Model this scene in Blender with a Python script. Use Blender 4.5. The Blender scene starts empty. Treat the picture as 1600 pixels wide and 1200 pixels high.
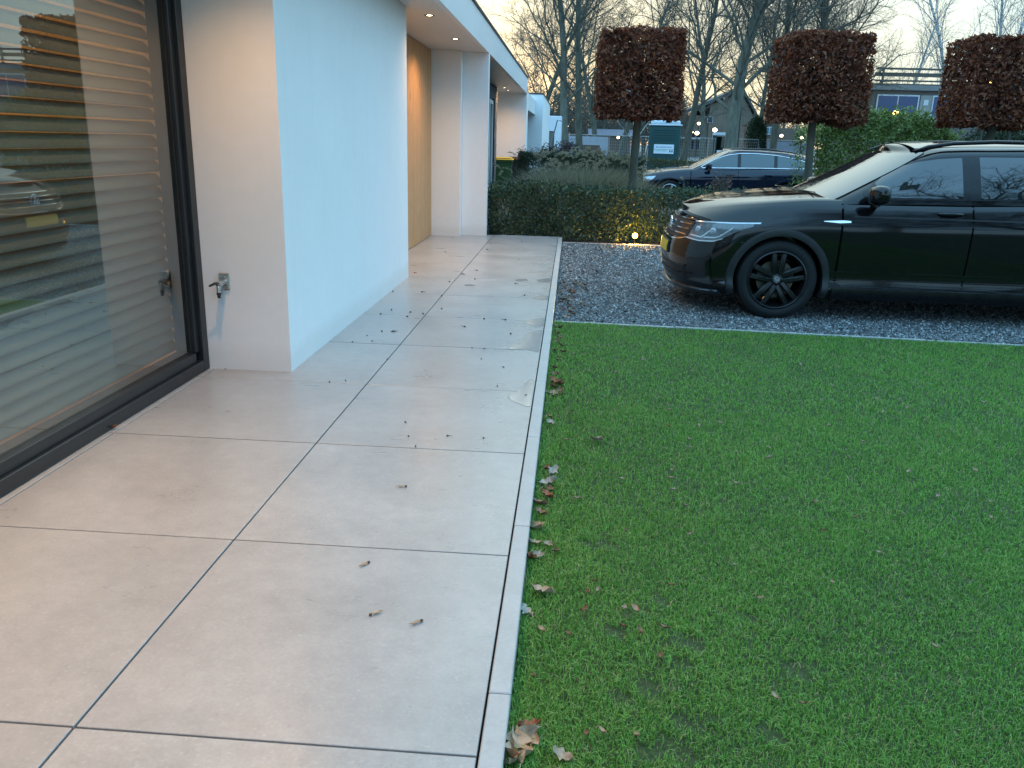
import bpy, bmesh, math, random
import numpy as np
from mathutils import Vector, Matrix

PI = math.pi
rad = math.radians
random.seed(7)
scene = bpy.context.scene
C = scene.collection

# ------------------------------------------------------------------ camera
CAM_H = 1.413
FPX = 1288.46
PITCH, YAW, ROLL = 0.2871527, 0.0627881, 0.0281312
cp, sp, cy_, sy_ = math.cos(PITCH), math.sin(PITCH), math.cos(YAW), math.sin(YAW)
Fv = Vector((-sy_ * cp, cy_ * cp, -sp))
r0 = Vector((cy_, sy_, 0)); u0 = r0.cross(Fv)
Rv = math.cos(ROLL) * r0 + math.sin(ROLL) * u0
Uv = -math.sin(ROLL) * r0 + math.cos(ROLL) * u0
cd = bpy.data.cameras.new('camera'); cam = bpy.data.objects.new('camera', cd); C.objects.link(cam)
cd.sensor_width = 36.0; cd.lens = FPX / 1600 * 36; cd.clip_start = 0.05; cd.clip_end = 3000
m3 = Matrix((Rv, Uv, -Fv)).transposed()
cam.matrix_world = Matrix.Translation((0, 0, CAM_H)) @ m3.to_4x4()
scene.camera = cam

def ray(px, py):
    return Fv + (px - 800) / FPX * Rv - (py - 600) / FPX * Uv
def at(px, py, Y):                       # point of the pixel's sight line on the upright plane y = Y
    d = ray(px, py); t = Y / d.y
    return Vector((d.x * t, d.y * t, CAM_H + d.z * t))
def atz(px, py, z):                      # ... on the level plane z
    d = ray(px, py); t = (z - CAM_H) / d.z
    return Vector((d.x * t, d.y * t, z))

# ------------------------------------------------------------------ world, sun, exposure
SUN_EL, SUN_ROT = 2.0, -6.0
world = bpy.data.worlds.new('World'); scene.world = world; world.use_nodes = True
wt = world.node_tree; wn = wt.nodes; wl = wt.links; wn.clear()
def N(t, **k):
    n = wn.new(t)
    for a, b in k.items(): setattr(n, a, b)
    return n
sky = N('ShaderNodeTexSky', sky_type='NISHITA', sun_disc=False)
sky.sun_elevation = rad(SUN_EL); sky.sun_rotation = rad(SUN_ROT); sky.altitude = 0
sky.air_density = 1.0; sky.dust_density = 0.6; sky.ozone_density = 2.0
SKY_GAIN = 1.0
tc = N('ShaderNodeTexCoord'); sep = N('ShaderNodeSeparateXYZ'); wl.new(tc.outputs['Generated'], sep.inputs[0])
def Mth(op, a, b=None, c=None):
    n = N('ShaderNodeMath', operation=op)
    for i, v in enumerate((a, b, c)):
        if v is None: continue
        if isinstance(v, (int, float)): n.inputs[i].default_value = v
        else: wl.new(v, n.inputs[i])
    return n.outputs[0]
def ramp(v, stops):
    r = N('ShaderNodeValToRGB'); wl.new(v, r.inputs[0]); e = r.color_ramp.elements
    while len(e) < len(stops): e.new(0.5)
    for i, (p, c) in enumerate(stops):
        e[i].position = p; e[i].color = (*c, 1) if isinstance(c, tuple) else (c, c, c, 1)
    return r.outputs[0]
def mixc(f, a, b, mode='MIX'):
    n = N('ShaderNodeMix', data_type='RGBA', blend_type=mode)
    if isinstance(f, (int, float)): n.inputs[0].default_value = f
    else: wl.new(f, n.inputs[0])
    for s, v in ((6, a), (7, b)):
        if isinstance(v, tuple): n.inputs[s].default_value = (*v, 1)
        else: wl.new(v, n.inputs[s])
    return n.outputs[2]
# dusk cloud cover: cream low towards the sunset, pale blue-white higher up, blue away from the sun
up = Mth('MAXIMUM', sep.outputs['Z'], 0.0)
sx, sy2 = math.sin(rad(SUN_ROT)), math.cos(rad(SUN_ROT))
toward = Mth('ADD', Mth('MULTIPLY', sep.outputs['X'], sx), Mth('MULTIPLY', sep.outputs['Y'], sy2))   # 1 towards the sunset
tow = Mth('MULTIPLY_ADD', toward, 0.5, 0.5)
low = ramp(tow, [(0.0, (0.44, 0.84, 1.12)), (0.55, (0.44, 0.74, 0.92)), (0.90, (0.48, 0.64, 0.68)), (0.965, (0.72, 0.72, 0.55)), (1.0, (0.86, 0.75, 0.44))])
high = ramp(tow, [(0.0, (0.62, 1.35, 2.15)), (0.5, (0.66, 1.45, 2.2)), (0.8, (1.05, 1.65, 1.95)), (1.0, (1.45, 1.70, 1.55))])
base = mixc(ramp(up, [(0.0, 0.0), (0.12, 0.12), (0.45, 1.0)]), low, high)
den = Mth('ADD', up, 0.12)
cx = Mth('DIVIDE', sep.outputs['X'], den); cyy = Mth('DIVIDE', sep.outputs['Y'], den)
cmb = N('ShaderNodeCombineXYZ'); wl.new(cx, cmb.inputs[0]); wl.new(cyy, cmb.inputs[1]); cmb.inputs[2].default_value = 3.1
cn = N('ShaderNodeTexNoise'); cn.inputs['Scale'].default_value = 0.55; cn.inputs['Detail'].default_value = 6; cn.inputs['Roughness'].default_value = 0.55
wl.new(cmb.outputs[0], cn.inputs['Vector'])
cloudf = ramp(cn.outputs[0], [(0.40, 0.0), (0.62, 1.0)])
cloudc = ramp(tow, [(0.0, (0.62, 1.10, 1.5)), (0.6, (0.70, 1.05, 1.25)), (0.90, (0.76, 0.86, 0.80)), (0.97, (0.88, 0.90, 0.74)), (1.0, (0.98, 0.94, 0.68))])
cloudc = mixc(ramp(up, [(0.1, 0.0), (0.5, 0.75)]), cloudc, high)
cover = mixc(Mth('MULTIPLY', cloudf, 0.7), base, cloudc)
bg1 = N('ShaderNodeBackground'); wl.new(sky.outputs[0], bg1.inputs[0]); bg1.inputs[1].default_value = 0.05
bg2 = N('ShaderNodeBackground'); wl.new(cover, bg2.inputs[0]); bg2.inputs[1].default_value = SKY_GAIN
add = N('ShaderNodeAddShader'); wl.new(bg1.outputs[0], add.inputs[0]); wl.new(bg2.outputs[0], add.inputs[1])
wo = N('ShaderNodeOutputWorld'); wl.new(add.outputs[0], wo.inputs[0])
world.cycles.sampling_method = 'MANUAL'; world.cycles.sample_map_resolution = 512

sl = bpy.data.lights.new('sun', 'SUN'); sl.energy = 0.12; sl.angle = rad(15); sl.color = (1.0, 0.78, 0.5)
so = bpy.data.objects.new('sun', sl); C.objects.link(so)
sd = Vector((math.sin(rad(SUN_ROT)) * math.cos(rad(SUN_EL)), math.cos(rad(SUN_ROT)) * math.cos(rad(SUN_EL)), math.sin(rad(SUN_EL))))
so.rotation_euler = (-sd).to_track_quat('-Z', 'Y').to_euler()
vs = scene.view_settings
vs.view_transform = 'Standard'; vs.look = 'None'; vs.gamma = 1.0; vs.use_curve_mapping = False
vs.exposure = 0.28
try:
    scene.cycles.max_bounces = 8; scene.cycles.transparent_max_bounces = 16; scene.cycles.glossy_bounces = 5
    scene.cycles.caustics_reflective = False; scene.cycles.caustics_refractive = False
    scene.cycles.sample_clamp_indirect = 4
except Exception: pass

# ------------------------------------------------------------------ helpers
MATS = {}
class NT:
    def __init__(s, name):
        s.m = bpy.data.materials.new(name); s.m.use_nodes = True
        s.t = s.m.node_tree; s.n = s.t.nodes; s.l = s.t.links
        s.b = s.n['Principled BSDF']; s.out = s.n['Material Output']
    def new(s, t, **k):
        n = s.n.new(t)
        for a, b in k.items(): setattr(n, a, b)
        return n
    def tex(s, kind='Object'):
        return s.new('ShaderNodeTexCoord').outputs[kind]
    def noise(s, scale, vec=None, detail=4, rough=0.55, stretch=None, dist=0.0):
        n = s.new('ShaderNodeTexNoise'); n.inputs['Scale'].default_value = scale; n.inputs['Detail'].default_value = detail
        n.inputs['Roughness'].default_value = rough; n.inputs['Distortion'].default_value = dist
        v = vec or s.tex()
        if stretch:
            mp = s.new('ShaderNodeMapping'); mp.inputs['Scale'].default_value = stretch; s.l.new(v, mp.inputs[0]); v = mp.outputs[0]
        s.l.new(v, n.inputs['Vector']); return n.outputs[0]
    def ramp(s, v, stops):
        r = s.new('ShaderNodeValToRGB'); s.l.new(v, r.inputs[0]); e = r.color_ramp.elements
        while len(e) < len(stops): e.new(0.5)
        for i, (p, c) in enumerate(stops):
            e[i].position = p; e[i].color = (*c, 1) if isinstance(c, tuple) else (c, c, c, 1)
        return r.outputs[0]
    def mix(s, f, a, b, mode='MIX'):
        n = s.new('ShaderNodeMix', data_type='RGBA', blend_type=mode)
        if isinstance(f, (int, float)): n.inputs[0].default_value = f
        else: s.l.new(f, n.inputs[0])
        for k, v in ((6, a), (7, b)):
            if isinstance(v, tuple): n.inputs[k].default_value = (*v, 1)
            else: s.l.new(v, n.inputs[k])
        return n.outputs[2]
    def math(s, op, a, b=None):
        n = s.new('ShaderNodeMath', operation=op)
        for i, v in enumerate((a, b)):
            if v is None: continue
            if isinstance(v, (int, float)): n.inputs[i].default_value = v
            else: s.l.new(v, n.inputs[i])
        return n.outputs[0]
    def col(s, v): s.l.new(v, s.b.inputs['Base Color'])
    def rough(s, v):
        if isinstance(v, (int, float)): s.b.inputs['Roughness'].default_value = v
        else: s.l.new(v, s.b.inputs['Roughness'])
    def bump(s, h, strength=0.2, dist=0.01):
        n = s.new('ShaderNodeBump'); n.inputs['Strength'].default_value = strength; n.inputs['Distance'].default_value = dist
        s.l.new(h, n.inputs['Height']); s.l.new(n.outputs[0], s.b.inputs['Normal'])
def pm(name, col, rough=0.5, var=0.12, scale=6.0, bump=0.0, bscale=80.0, metal=0.0, spec=0.5, coat=0.0, bdist=0.003, stretch=None):
    """plain procedural surface: base colour broken by two scales of noise, uneven roughness, optional relief"""
    if name in MATS: return MATS[name]
    s = NT(name)
    a = s.noise(scale, stretch=stretch); b = s.noise(scale * 9, stretch=stretch)
    f = s.math('ADD', s.math('MULTIPLY', a, 0.65), s.math('MULTIPLY', b, 0.35))
    lo = tuple(c * (1 - var) for c in col); hi = tuple(min(1, c * (1 + var)) for c in col)
    s.col(s.ramp(f, [(0.3, lo), (0.7, hi)]))
    s.rough(s.ramp(a, [(0.3, max(0, rough - 0.06)), (0.7, min(1, rough + 0.06))]))
    s.b.inputs['Metallic'].default_value = metal; s.b.inputs['Specular IOR Level'].default_value = spec
    s.b.inputs['Coat Weight'].default_value = coat; s.b.inputs['Coat Roughness'].default_value = 0.03
    if bump: s.bump(s.noise(bscale, detail=5), bump, bdist)
    MATS[name] = s.m; return s.m
def emis(name, col, strength):
    if name in MATS: return MATS[name]
    s = NT(name); s.b.inputs['Base Color'].default_value = (*col, 1)
    s.b.inputs['Emission Color'].default_value = (*col, 1); s.b.inputs['Emission Strength'].default_value = strength
    MATS[name] = s.m; return s.m
def leafmat(name, stops, rough=0.55, trans=0.15, spec=0.3):
    if name in MATS: return MATS[name]
    s = NT(name); at_ = s.new('ShaderNodeAttribute', attribute_name='tint')
    s.col(s.ramp(at_.outputs['Fac'], stops)); s.rough(rough); s.b.inputs['Specular IOR Level'].default_value = spec
    if trans:
        tr = s.new('ShaderNodeBsdfTranslucent'); s.l.new(s.ramp(at_.outputs['Fac'], stops), tr.inputs[0])
        mx = s.new('ShaderNodeMixShader'); mx.inputs[0].default_value = trans
        s.l.new(s.b.outputs[0], mx.inputs[1]); s.l.new(tr.outputs[0], mx.inputs[2]); s.l.new(mx.outputs[0], s.out.inputs[0])
    MATS[name] = s.m; return s.m
def glassmat(name, ior=1.75, tint=(1, 1, 1), rough=0.0):
    """clear pane: Fresnel reflection on the faces turned outward, straight transmission tinted"""
    if name in MATS: return MATS[name]
    s = NT(name); s.n.remove(s.b)
    tr = s.new('ShaderNodeBsdfTransparent'); tr.inputs[0].default_value = (*tint, 1)
    gl = s.new('ShaderNodeBsdfGlossy'); gl.inputs['Roughness'].default_value = rough; gl.inputs[0].default_value = (0.96, 1, 0.99, 1)
    fr = s.new('ShaderNodeFresnel'); fr.inputs[0].default_value = ior
    ge = s.new('ShaderNodeNewGeometry')
    f = s.math('MULTIPLY', fr.outputs[0], s.math('SUBTRACT', 1.0, ge.outputs['Backfacing']))
    mx = s.new('ShaderNodeMixShader'); s.l.new(f, mx.inputs[0]); s.l.new(tr.outputs[0], mx.inputs[1]); s.l.new(gl.outputs[0], mx.inputs[2])
    s.l.new(mx.outputs[0], s.out.inputs[0]); MATS[name] = s.m; return s.m

def tag(o, label=None, cat=None, group=None, kind=None):
    if label: o['label'] = label
    if cat: o['category'] = cat
    if group: o['group'] = group
    if kind: o['kind'] = kind
    return o
def link(name, me, mat=None, parent=None, loc=None, rot=None):
    o = bpy.data.objects.new(name, me); C.objects.link(o)
    if mat is not None and me is not None and not me.materials: me.materials.append(mat)
    if parent is not None: o.parent = parent
    if loc is not None: o.location = loc
    if rot is not None: o.rotation_euler = rot
    return o
def thing(name, label, cat, loc=(0, 0, 0), rotz=0.0, group=None):
    o = bpy.data.objects.new(name, None); C.objects.link(o); o.empty_display_size = 0.2
    o.location = loc; o.rotation_euler = (0, 0, rotz); return tag(o, label, cat, group)
def copy_tree(o, parent=None):
    c = o.copy(); C.objects.link(c)
    if parent is not None: c.parent = parent
    for ch in list(o.children): copy_tree(ch, c)
    return c
class MB:
    """collects boxes, tubes, prisms into one mesh"""
    def __init__(s): s.v = []; s.f = []
    def add(s, vs, fs):
        k = len(s.v); s.v += [tuple(v) for v in vs]; s.f += [tuple(i + k for i in f) for f in fs]; return s
    def box(s, x0, x1, y0, y1, z0, z1, bev=0.0):
        if bev <= 0:
            return s.add([(x0, y0, z0), (x1, y0, z0), (x1, y1, z0), (x0, y1, z0), (x0, y0, z1), (x1, y0, z1), (x1, y1, z1), (x0, y1, z1)],
                         [(0, 3, 2, 1), (4, 5, 6, 7), (0, 1, 5, 4), (1, 2, 6, 5), (2, 3, 7, 6), (3, 0, 4, 7)])
        b = bev                              # chamfered top and upright edges
        def ring(i, z): return [(x0 + i + b, y0 + i, z), (x1 - i - b, y0 + i, z), (x1 - i, y0 + i + b, z), (x1 - i, y1 - i - b, z), (x1 - i - b, y1 - i, z), (x0 + i + b, y1 - i, z), (x0 + i, y1 - i - b, z), (x0 + i, y0 + i + b, z)]
        vs = ring(b, z0) + ring(0, z0 + b) + ring(0, z1 - b) + ring(b, z1)
        fs = [tuple(range(7, -1, -1))]
        for r in range(3):
            for i in range(8):
                j = (i + 1) % 8; fs.append((r * 8 + i, r * 8 + j, r * 8 + 8 + j, r * 8 + 8 + i))
        fs.append(tuple(range(24, 32)))
        return s.add(vs, fs)
    def tube(s, pts, rads, n=8, cap=True):
        pts = [Vector(p) for p in pts]; k = len(pts)
        if isinstance(rads, (int, float)): rads = [rads] * k
        vs = []; fs = []
        prev = None
        for i in range(k):
            d = (pts[min(i + 1, k - 1)] - pts[max(i - 1, 0)]).normalized()
            if prev is None:
                a = d.orthogonal().normalized()
            else:
                a = prev - d * prev.dot(d)
                a = a.normalized() if a.length > 1e-6 else d.orthogonal().normalized()
            prev = a; b = d.cross(a)
            for j in range(n):
                t = 2 * PI * j / n; vs.append(pts[i] + (a * math.cos(t) + b * math.sin(t)) * rads[i])
        for i in range(k - 1):
            for j in range(n):
                q = (j + 1) % n; fs.append((i * n + j, i * n + q, i * n + n + q, i * n + n + j))
        if cap: fs.append(tuple(range(n - 1, -1, -1))); fs.append(tuple((k - 1) * n + j for j in range(n)))
        return s.add(vs, fs)
    def lathe(s, prof, n=32, axis='Z', origin=(0, 0, 0)):
        """prof: (radius, height) pairs revolved about the axis"""
        vs = []; fs = []; o = Vector(origin); k = len(prof)
        for r, h in prof:
            for j in range(n):
                t = 2 * PI * j / n; a, b = r * math.cos(t), r * math.sin(t)
                vs.append(o + (Vector((a, b, h)) if axis == 'Z' else Vector((a, h, b)) if axis == 'Y' else Vector((h, a, b))))
        for i in range(k - 1):
            for j in range(n):
                q = (j + 1) % n
                fs.append((i * n + j, i * n + q, i * n + n + q, i * n + n + j) if axis != 'Y' else (i * n + j, i * n + n + j, i * n + n + q, i * n + q))
        return s.add(vs, fs)
    def prism(s, poly, z0, z1):
        n = len(poly); vs = [(x, y, z0) for x, y in poly] + [(x, y, z1) for x, y in poly]
        return s.add(vs, [tuple(range(n - 1, -1, -1)), tuple(range(n, 2 * n))] + [(i, (i + 1) % n, n + (i + 1) % n, n + i) for i in range(n)])
    def mesh(s, name, smooth=None):
        me = bpy.data.meshes.new(name); me.from_pydata(s.v, [], s.f); me.update()
        if smooth is not None:
            bm = bmesh.new(); bm.from_mesh(me); bmesh.ops.recalc_face_normals(bm, faces=bm.faces)
            lim = rad(smooth)
            for f in bm.faces: f.smooth = True
            for e in bm.edges:
                if len(e.link_faces) == 2: e.smooth = e.calc_face_angle(0) < lim
            bm.to_mesh(me); bm.free()
        return me
    def build(s, name, mat, parent=None, smooth=None, **k):
        return link(name, s.mesh(name, smooth), mat, parent, **k)
def np_mesh(name, V, Fc, tint=None, smooth=False):
    """V (n,3) float, Fc (m,3|4) int -> mesh, tint: per-vertex float attribute"""
    me = bpy.data.meshes.new(name); V = np.ascontiguousarray(V, dtype=np.float32); Fc = np.ascontiguousarray(Fc, dtype=np.int32)
    k = Fc.shape[1]; m = len(Fc)
    me.vertices.add(len(V)); me.vertices.foreach_set('co', V.ravel())
    me.loops.add(m * k); me.loops.foreach_set('vertex_index', Fc.ravel())
    me.polygons.add(m); me.polygons.foreach_set('loop_start', np.arange(0, m * k, k, dtype=np.int32))
    me.polygons.foreach_set('use_smooth', np.full(m, smooth, dtype=bool))
    me.update(calc_edges=True)
    if tint is not None:
        a = me.attributes.new('tint', 'FLOAT', 'POINT'); a.data.foreach_set('value', np.ascontiguousarray(tint, dtype=np.float32))
    return me
def unit(a): return a / np.maximum(np.linalg.norm(a, axis=1, keepdims=True), 1e-9)
def leaf_cloud(rng, P, Nn, size, tint, aspect=0.55, fold=0.25, jitter=0.6, lobes=False):
    """folded leaf-shaped faces (4 points, 2 triangles each) at P, turned roughly along Nn"""
    n = len(P)
    nn = unit(Nn + rng.normal(0, jitter, (n, 3)))
    t = unit(np.cross(nn, rng.normal(0, 1, (n, 3)))); b = np.cross(nn, t)
    L = (size * rng.uniform(0.65, 1.25, n))[:, None]; W = L * aspect * rng.uniform(0.8, 1.2, n)[:, None]
    f = W * fold
    v0 = P - t * L * 0.5; v2 = P + t * L * 0.5 - nn * L * rng.uniform(0, 0.25, n)[:, None]
    v1 = P - t * L * 0.05 + b * W * 0.5 + nn * f; v3 = P - t * L * 0.05 - b * W * 0.5 + nn * f
    V = np.stack([v0, v1, v2, v3], 1).reshape(-1, 3)
    k = np.arange(n)[:, None] * 4
    Fc = np.concatenate([k + np.array([0, 1, 2]), k + np.array([0, 2, 3])], 0)
    return V, Fc, np.repeat(tint, 4)
def lump(x, y, s, seed=0.0):
    return (np.sin(x * 2.1 * s + seed) * np.cos(y * 1.7 * s + seed * 1.3) + 0.6 * np.sin(x * 4.7 * s + y * 3.1 * s + seed * 2.1) + 0.35 * np.sin(x * 9.3 * s - y * 7.7 * s + seed))
# ================================================================== SETTING
GZ = -0.06                                # level of lawn, gravel and the land beyond
rng = np.random.default_rng(11)
# --- land
s = NT('land'); a = s.noise(0.35, detail=6); b_ = s.noise(9, detail=6)
s.col(s.ramp(s.math('ADD', s.math('MULTIPLY', a, .5), s.math('MULTIPLY', b_, .5)), [(0.35, (0.10, 0.10, 0.095)), (0.6, (0.17, 0.165, 0.15))])); s.rough(0.9)
s.bump(b_, 0.3, 0.02)
def sheet(name, x0, x1, y0, y1, z, m):
    me = bpy.data.meshes.new(name); me.from_pydata([(x0, y0, z), (x1, y0, z), (x1, y1, z), (x0, y1, z)], [], [(0, 1, 2, 3)])
    return tag(link(name, me, m), kind='structure')
sheet('ground', -1500, 1500, -900, 2000, GZ - 0.055, s.m)
s = NT('street_paving'); bt = s.new('ShaderNodeTexBrick'); bt.inputs['Scale'].default_value = 4.0; bt.inputs['Color1'].default_value = (.13, .12, .115, 1); bt.inputs['Color2'].default_value = (.17, .15, .14, 1); bt.inputs['Mortar'].default_value = (.06, .06, .06, 1)
s.l.new(s.tex(), bt.inputs['Vector']); s.col(s.mix(s.math('MULTIPLY', s.noise(1.1), 0.6), bt.outputs[0], (0.09, 0.085, 0.08))); s.rough(0.75)
sheet('street', -40, 60, 27.0, 40.0, GZ - 0.035, s.m)
sheet('driveway_next_door', -1.0, 14, 19.6, 26.9, GZ - 0.03, s.m)

# --- terrace: square ceramic slabs with open joints, narrow border stones along the lawn
JX, JY, TW = -0.1593, 1.6312, 1.0
s = NT('slab')
oi = s.new('ShaderNodeObjectInfo'); v = s.tex('Object'); ad = s.new('ShaderNodeVectorMath', operation='ADD')
sc_ = s.new('ShaderNodeVectorMath', operation='SCALE'); s.l.new(oi.outputs['Location'], sc_.inputs[0]); sc_.inputs['Scale'].default_value = 1.7
s.l.new(v, ad.inputs[0]); s.l.new(sc_.outputs[0], ad.inputs[1]); V_ = ad.outputs[0]
big = s.noise(2.2, V_, 5, 0.6); mid = s.noise(14, V_, 6, 0.65); fine = s.noise(95, V_, 3, 0.6); streak = s.noise(5, V_, 4, 0.6, stretch=(1, 3, 1))
f = s.math('ADD', s.math('ADD', s.math('MULTIPLY', big, .42), s.math('MULTIPLY', mid, .33)), s.math('MULTIPLY', fine, .25))
c1 = s.ramp(f, [(0.36, (0.268, 0.262, 0.252)), (0.5, (0.330, 0.320, 0.308)), (0.63, (0.39, 0.38, 0.366))])
c2 = s.mix(s.ramp(fine, [(0.64, 0.0), (0.74, 0.55)]), c1, (0.52, 0.50, 0.48))          # pale flecks
c3 = s.mix(s.ramp(s.noise(26, V_, 2), [(0.70, 0.0), (0.78, 0.35)]), c2, (0.20, 0.18, 0.17))    # darker specks
c4 = s.mix(s.math('MULTIPLY', oi.outputs['Random'], 0.26), c3, (0.285, 0.27, 0.265))
geo = s.new('ShaderNodeNewGeometry'); sp_ = s.new('ShaderNodeSeparateXYZ'); s.l.new(geo.outputs['Position'], sp_.inputs[0])
# damp film towards the lawn edge: darker and smoother, ragged outline (a stain of the slabs)
edge = s.math('ADD', s.math('MULTIPLY', sp_.outputs[0], 1.3), s.math('MULTIPLY', s.noise(1.6, geo.outputs['Position'], 3, .5), 1.6))
wet = s.ramp(edge, [(0.0, 0.0), (0.75, 1.0)])
s.col(s.mix(s.math('MULTIPLY', wet, 0.14), c4, (0.25, 0.235, 0.23)))
rr = s.ramp(s.math('ADD', s.math('MULTIPLY', big, .6), s.math('MULTIPLY', streak, .4)), [(0.3, 0.25), (0.7, 0.38)])
n_ = s.new('ShaderNodeMix', data_type='FLOAT'); s.l.new(s.math('MULTIPLY', wet, 0.75), n_.inputs[0]); s.l.new(rr, n_.inputs[2]); n_.inputs[3].default_value = 0.24; s.l.new(n_.outputs[0], s.b.inputs['Roughness'])
s.b.inputs['Specular IOR Level'].default_value = 0.6
s.bump(s.math('ADD', s.math('MULTIPLY', fine, .4), s.math('MULTIPLY', big, .2)), 0.05, 0.0015)
SLAB = s.m
terrace = tag(thing('terrace', None, None), kind='structure')
m = MB().box(-2.62, JX - 0.004, -2.6, 13.25, -0.40, -0.032); m.build('terrace_bed', pm('joint_grit', (0.035, 0.033, 0.032), 0.9, 0.4, 30), terrace)
def slab_mesh(w, l):
    return MB().box(-w / 2, w / 2, -l / 2, l / 2, -0.03, 0.0, 0.0015).mesh('paving_slab')
G = 0.0035
sm = slab_mesh(TW - 2 * G, TW - 2 * G); sm.materials.append(SLAB)
thin = slab_mesh(0.42 - 2 * G, TW - 2 * G); thin.materials.append(SLAB)
last = slab_mesh(TW - 2 * G, 0.24 - 2 * G); last.materials.append(SLAB)
for r in range(-4, 11):
    y = JY + r + 0.5
    for c in range(2):
        x = JX - 0.5 - c
        link('paving_slab', sm, None, terrace, (x, y, random.uniform(-.0014, .0002)))
    if not (3.2 < r < 6.4): link('paving_slab', thin, None, terrace, (JX - 2.21, y, -0.0005))
for c in range(2): link('paving_slab', last, None, terrace, (JX - 0.5 - c, JY + 11.12, 0))
BORD = pm('border_stone', (0.36, 0.355, 0.345), 0.42, 0.16, 7, 0.06, 180, spec=0.55)
bs = MB().box(-0.0295, 0.0295, -0.4985, 0.4985, -0.25, 0.0, 0.003).mesh('border_stone'); bs.materials.append(BORD)
for r in range(-4, 12):
    link('border_stone', bs, None, terrace, (-0.1272, 1.87 + r - 0.5 if r < 11 else 12.37, random.uniform(0, .002)))
eb = MB().box(-1.06, -0.15, 12.877, 12.92, -0.25, 0.0, 0.003); eb.build('border_stone', BORD, terrace)

# --- lawn: soil sheet and blades
s = NT('lawn_soil'); f = s.noise(3.5, detail=6); g = s.noise(60)
s.col(s.ramp(s.math('ADD', s.math('MULTIPLY', f, .5), s.math('MULTIPLY', g, .5)), [(0.35, (0.022, 0.036, 0.010)), (0.55, (0.040, 0.060, 0.018)), (0.75, (0.062, 0.056, 0.032))])); s.rough(0.95); s.bump(g, 0.6, 0.01)
LX0, LX1, LY0, LY1 = -0.095, 9.0, -4.0, 6.9
def edge_y(x): return 6.885 - 0.047 * (x + 0.08)          # line between lawn and gravel
me = bpy.data.meshes.new('lawn'); me.from_pydata([(LX0, LY0, GZ), (LX1, LY0, GZ), (LX1, edge_y(LX1), GZ), (LX0, edge_y(LX0), GZ)], [], [(0, 1, 2, 3)])
tag(link('lawn', me, s.m), kind='structure')
BARE = [(988, 958, .055), (967, 988, .05), (1071, 1006, .085), (1056, 1042, .05), (1017, 1077, .08), (965, 1096, .06), (1083, 1131, .07), (1048, 1175, .09), (1021, 940, .05), (944, 856, .06), (1170, 965, .05), (1250, 1050, .07), (930, 850, .05), (1200, 1150, .06)]
BARE = [(*atz(x, y, GZ)[:2], r * .62) for x, y, r in BARE]
def grass():
    zones = [(0.55, 2.0, 48000, 1.0), (2.0, 3.2, 33000, 1.15), (3.2, 4.6, 18000, 1.45), (4.6, 7.0, 9000, 2.0)]
    Vs, Fs, Ts = [], [], []; k0 = 0
    for y0, y1, dens, wf in zones:
        xmax = lambda y: 0.72 * y + 0.9
        area = (y1 - y0) * (xmax(y1) + 0.1); n = int(area * dens)
        x = rng.uniform(LX0, xmax(y1), n); y = rng.uniform(y0, y1, n)
        keep = (x < 0.72 * y + 0.9) & (y < edge_y(x) - 0.005)
        patch = lump(x, y, 1.0, 2.0) * 0.35 + lump(x, y, 3.3, 5.0) * 0.5
        keep &= rng.uniform(0, 1, n) < 0.90 + 0.14 * patch
        for bx, by, br in BARE:
            d = np.hypot((x - bx) * 0.8, (y - by) * 1.2) + 0.02 * np.sin(x * 60 + y * 41)
            keep &= (d > br) | (rng.uniform(0, 1, n) < 0.22)
        x, y, patch = x[keep], y[keep], patch[keep]; n = len(x)
        nearb = np.exp(-np.abs(x - LX0) / 0.12)
        h = (0.0165 + 0.0015 * patch + 0.014 * nearb) * rng.uniform(0.5, 1.6, n)
        az = rng.uniform(0, 2 * PI, n) + 0.8 * np.sin(x * 3.1 + y * 2.3); lean = np.abs(rng.normal(0.55, 0.35, n))
        dx, dy = np.cos(az), np.sin(az); w = 0.0011 * wf * rng.uniform(0.7, 1.4, n)
        px_, py_ = -dy, dx
        tw = rng.uniform(-0.9, 0.9, n); wx = px_ * np.cos(tw) + dx * np.sin(tw); wy = py_ * np.cos(tw) + dy * np.sin(tw)
        bz = np.full(n, GZ); P = np.zeros((n, 5, 3))
        P[:, 0] = np.stack([x - wx * w, y - wy * w, bz], 1); P[:, 1] = np.stack([x + wx * w, y + wy * w, bz], 1)
        mx, my, mz = x + dx * h * lean * 0.35, y + dy * h * lean * 0.35, bz + h * 0.62
        P[:, 2] = np.stack([mx + wx * w * .8, my + wy * w * .8, mz], 1); P[:, 3] = np.stack([mx - wx * w * .8, my - wy * w * .8, mz], 1)
        P[:, 4] = np.stack([x + dx * h * lean * 1.15, y + dy * h * lean * 1.15, bz + h * (1.0 - 0.3 * np.minimum(lean, 1.2))], 1)
        base = np.arange(n)[:, None] * 5 + k0
        for tri in ((0, 1, 2), (0, 2, 3), (3, 2, 4)): Fs.append(base + np.array(tri))
        t = np.clip(0.54 + 0.09 * patch + rng.normal(0, 0.25, n), 0, 1); dead = rng.uniform(0, 1, n) < 0.035 + 0.03 * (patch < -0.5)
        t = np.where(dead, 1.0, t * 0.85)
        Ts.append(np.repeat(t, 5)); Vs.append(P.reshape(-1, 3)); k0 += n * 5
    gm = leafmat('grass_blade', [(0.0, (0.040, 0.110, 0.018)), (0.4, (0.140, 0.345, 0.052)), (0.72, (0.245, 0.445, 0.088)), (0.86, (0.29, 0.40, 0.095)), (0.97, (0.46, 0.39, 0.20))], 0.5, 0.35, 0.4)
    o = link('grass', np_mesh('grass', np.concatenate(Vs), np.concatenate(Fs), np.concatenate(Ts)), gm)
    tag(o, 'short green lawn grass beside the terrace', 'grass', kind='stuff')
grass()

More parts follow.
